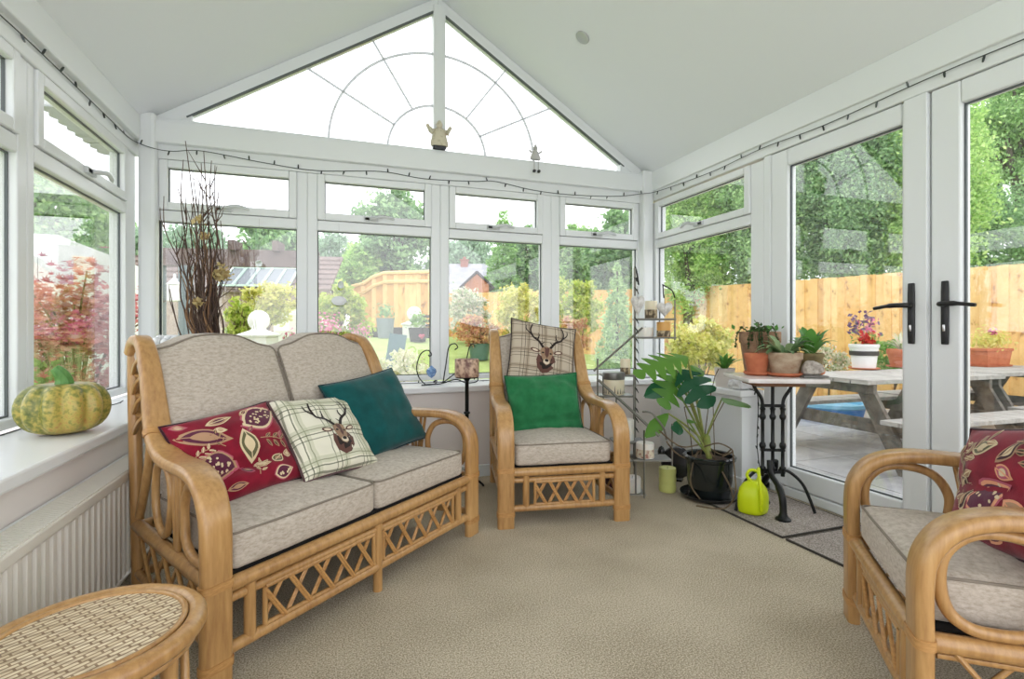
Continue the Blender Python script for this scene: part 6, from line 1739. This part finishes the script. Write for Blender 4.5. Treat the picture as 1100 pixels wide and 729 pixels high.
# white pot on the right-hand sill, crinkled wrap beside it
q = at(773, 410, 3.13)
t, z = pot('flower_pot', 'pale pink-white ceramic pot of narrow leaves on the right-hand windowsill', (2.325, 2.60, SZ), .062, .115, M['pot_white'], None, 'soil', .02, tap=.88)
rosette(t, z, 34, .11, .022, 'l_hosta', 6, (.3, 1.2), .0)
m = MB(); blade_leaf(m, (0, 0, z), (.17, -.08, z + .05), .028, .03, 6); m.build('long_leaf', M['l_hosta'], t, smooth=60)
m = MB(); m.rbox((.13, .09, .06), .02, 9, (0, 0, .03), lambda q: (q.x + .014 * noise.noise(q * 45), q.y + .012 * noise.noise(q * 50 + Vector((2, 2, 2))), q.z + (.016 * noise.noise(q * 48 + Vector((5, 1, 0))) if q.z > -.02 else 0)))
o = m.build('crinkled_wrap', M['foil'], None, smooth=0, weld=True); o.location = (2.32, 2.455, SZ + .001); tag(o, 'crumpled white wrapping at the end of the right-hand windowsill', 'wrapping')
fairy('dark fairy light string hanging from the end of the right-hand sill behind the table', [(2.33, 2.40, SZ + .006), (2.36, 2.375, SZ - .02), (2.365, 2.372, SZ - .12), (2.355, 2.37, SZ - .3), (2.37, 2.372, SZ - .42), (2.395, 2.372, .08), (2.37, 2.36, .02)], 9, 7, .02, .0028)
m = MB(); m.rbox((.15, .11, .085), .03, 9, (0, 0, .043), lambda q: (q.x + .02 * noise.noise(q * 25), q.y + .014 * noise.noise(q * 30 + Vector((2, 2, 2))), q.z + (.02 * noise.noise(q * 28 + Vector((5, 1, 0))) if q.z > -.02 else 0)))
o = m.build('crumpled_bag', M['foil'], None, smooth=50, weld=True); o.location = (2.22, 3.29, SZ + .001); tag(o, 'crumpled white bag on the corner of the sill behind the candle rack', 'bag')

# ================================================================== pots on the picnic table outside
def ptop(u, v, d=None):
    d = FPX * (CH - .539) / (v - HY); return at(u, v, d)
p = ptop(928, 396.5)
t, z = pot('planter', 'white planter with a dark band and red and pink flowers on the picnic table', (p.x, p.y, .539), .135, .25, M['pot_white_out'], M['terra'], 'soil', .14, cat='planter', tap=.75)
MB().lathe([(.128, z - .115), (.131, z - .07), (.125, z - .07), (.12, z - .115)], 26).build('dark_band', M['dark_band'], t, smooth=40)
for mt, c, s, n in (('l_redf', (-.05, -.05, .06), .045, 40), ('l_redf', (.04, -.04, .03), .045, 40), ('l_pink', (.07, 0, .17), .05, 50), ('l_purple', (.0, .0, .24), .07, 50), ('l_purple', (-.12, 0, .16), .05, 30), ('l_green', (0, 0, .03), .07, 70)):
    P = np.random.default_rng(n + int(s * 900)).normal(size=(n, 3)) * s * .8 + np.array(c) + np.array([0, 0, z]); leaf_mesh('petals' if 'green' not in mt else 'foliage', P, .045, M[mt], t, .7, seed=n)
m = MB()
for c in ((.07, 0, .17), (0, 0, .24), (-.12, 0, .16), (.1, .02, .2)): m.tube([(0, 0, z - .02), (c[0] * .6, 0, z + c[2] * .6), (c[0], c[1], z + c[2])], .004, 5)
m.build('stems', M['stem'], t, smooth=60)
p = ptop(968, 394.5)
t, z = pot('planter', 'round terracotta planter with pale variegated grass on the picnic table', (p.x, p.y, .539), .13, .19, M['terra'], M['terra'], 'soil', .3, cat='planter')
rosette(t, z, 40, .22, .02, 'l_white', 8, (.3, 1.3), .2)
p = ptop(1063, 393.2)
t = thing('planter', 'rectangular terracotta trough of yellow flowers beyond the second patio door', 'planter', (p.x, p.y, .539), RZ1)
hx, hy = .21, .10
def frus(m, hx, hy, z0, z1, k=.86): m.add([(-hx * k, -hy * k, z0), (hx * k, -hy * k, z0), (hx * k, hy * k, z0), (-hx * k, hy * k, z0), (-hx, -hy, z1), (hx, -hy, z1), (hx, hy, z1), (-hx, hy, z1)], [(0, 3, 2, 1), (4, 5, 6, 7), (0, 1, 5, 4), (1, 2, 6, 5), (2, 3, 7, 6), (3, 0, 4, 7)])
m = MB(); frus(m, hx, hy, .02, .19); m.box(-hx * 1.05, hx * 1.05, -hy * 1.05, hy * 1.05, .17, .20); m.build('trough', M['terra'], t, smooth=0, bevel=.005)
m = MB(); frus(m, hx * 1.02, hy * 1.02, 0, .02, .95); m.build('drip_tray', M['terra'], t, smooth=0)
P = np.random.default_rng(12).normal(size=(420, 3)) * np.array([.15, .06, .06]) + np.array([0, 0, .29]); leaf_mesh('foliage', P, .05, M['l_yellow'], t, .45, seed=12)
P = np.random.default_rng(13).normal(size=(50, 3)) * .014 + np.array([-.03, -.04, .38]); leaf_mesh('petals', P, .05, M['l_pink'], t, .7, seed=13)
# blue tub on the patio
p = at(890, 434, 6.6)
t = thing('paddling_tub', 'blue plastic tub with a pale aqua rim on the patio beyond the picnic table', 'tub', (p.x, p.y, -.2))
MB().lathe([(.36, 0), (.40, .16), (.38, .16), (.34, .03), (.003, .03)], 28).build('tub', M['blue_plastic'], t, smooth=40)
MB().lathe([(.40, .16), (.43, .18), (.43, .22), (.37, .22), (.37, .18)], 28).build('rim', M['aqua_plastic'], t, smooth=40)
# ================================================================== camera, light
cam = bpy.data.cameras.new('camera'); co = bpy.data.objects.new('camera', cam); COL.objects.link(co)
cam.sensor_width = 36; cam.lens = 36 * FPX / 1100; cam.shift_y = -(364.5 - HY) / 1100; cam.clip_start = 0.02
co.location = (0, 0, CH); co.rotation_euler = (pi / 2, 0, -YAW)
SC.camera = co
wd = bpy.data.worlds.new('overcast_sky'); SC.world = wd; wd.use_nodes = True
nt = wd.node_tree; nt.nodes.clear()
o = nt.nodes.new('ShaderNodeOutputWorld'); b = nt.nodes.new('ShaderNodeBackground')
b.inputs['Color'].default_value = (0.95, 0.965, 1.0, 1); b.inputs['Strength'].default_value = SKY
nt.links.new(b.outputs[0], o.inputs[0])
SC.view_settings.view_transform = 'Standard'; SC.view_settings.look = 'None'
SC.view_settings.exposure = EXPO; SC.view_settings.gamma = 1; SC.view_settings.use_curve_mapping = False
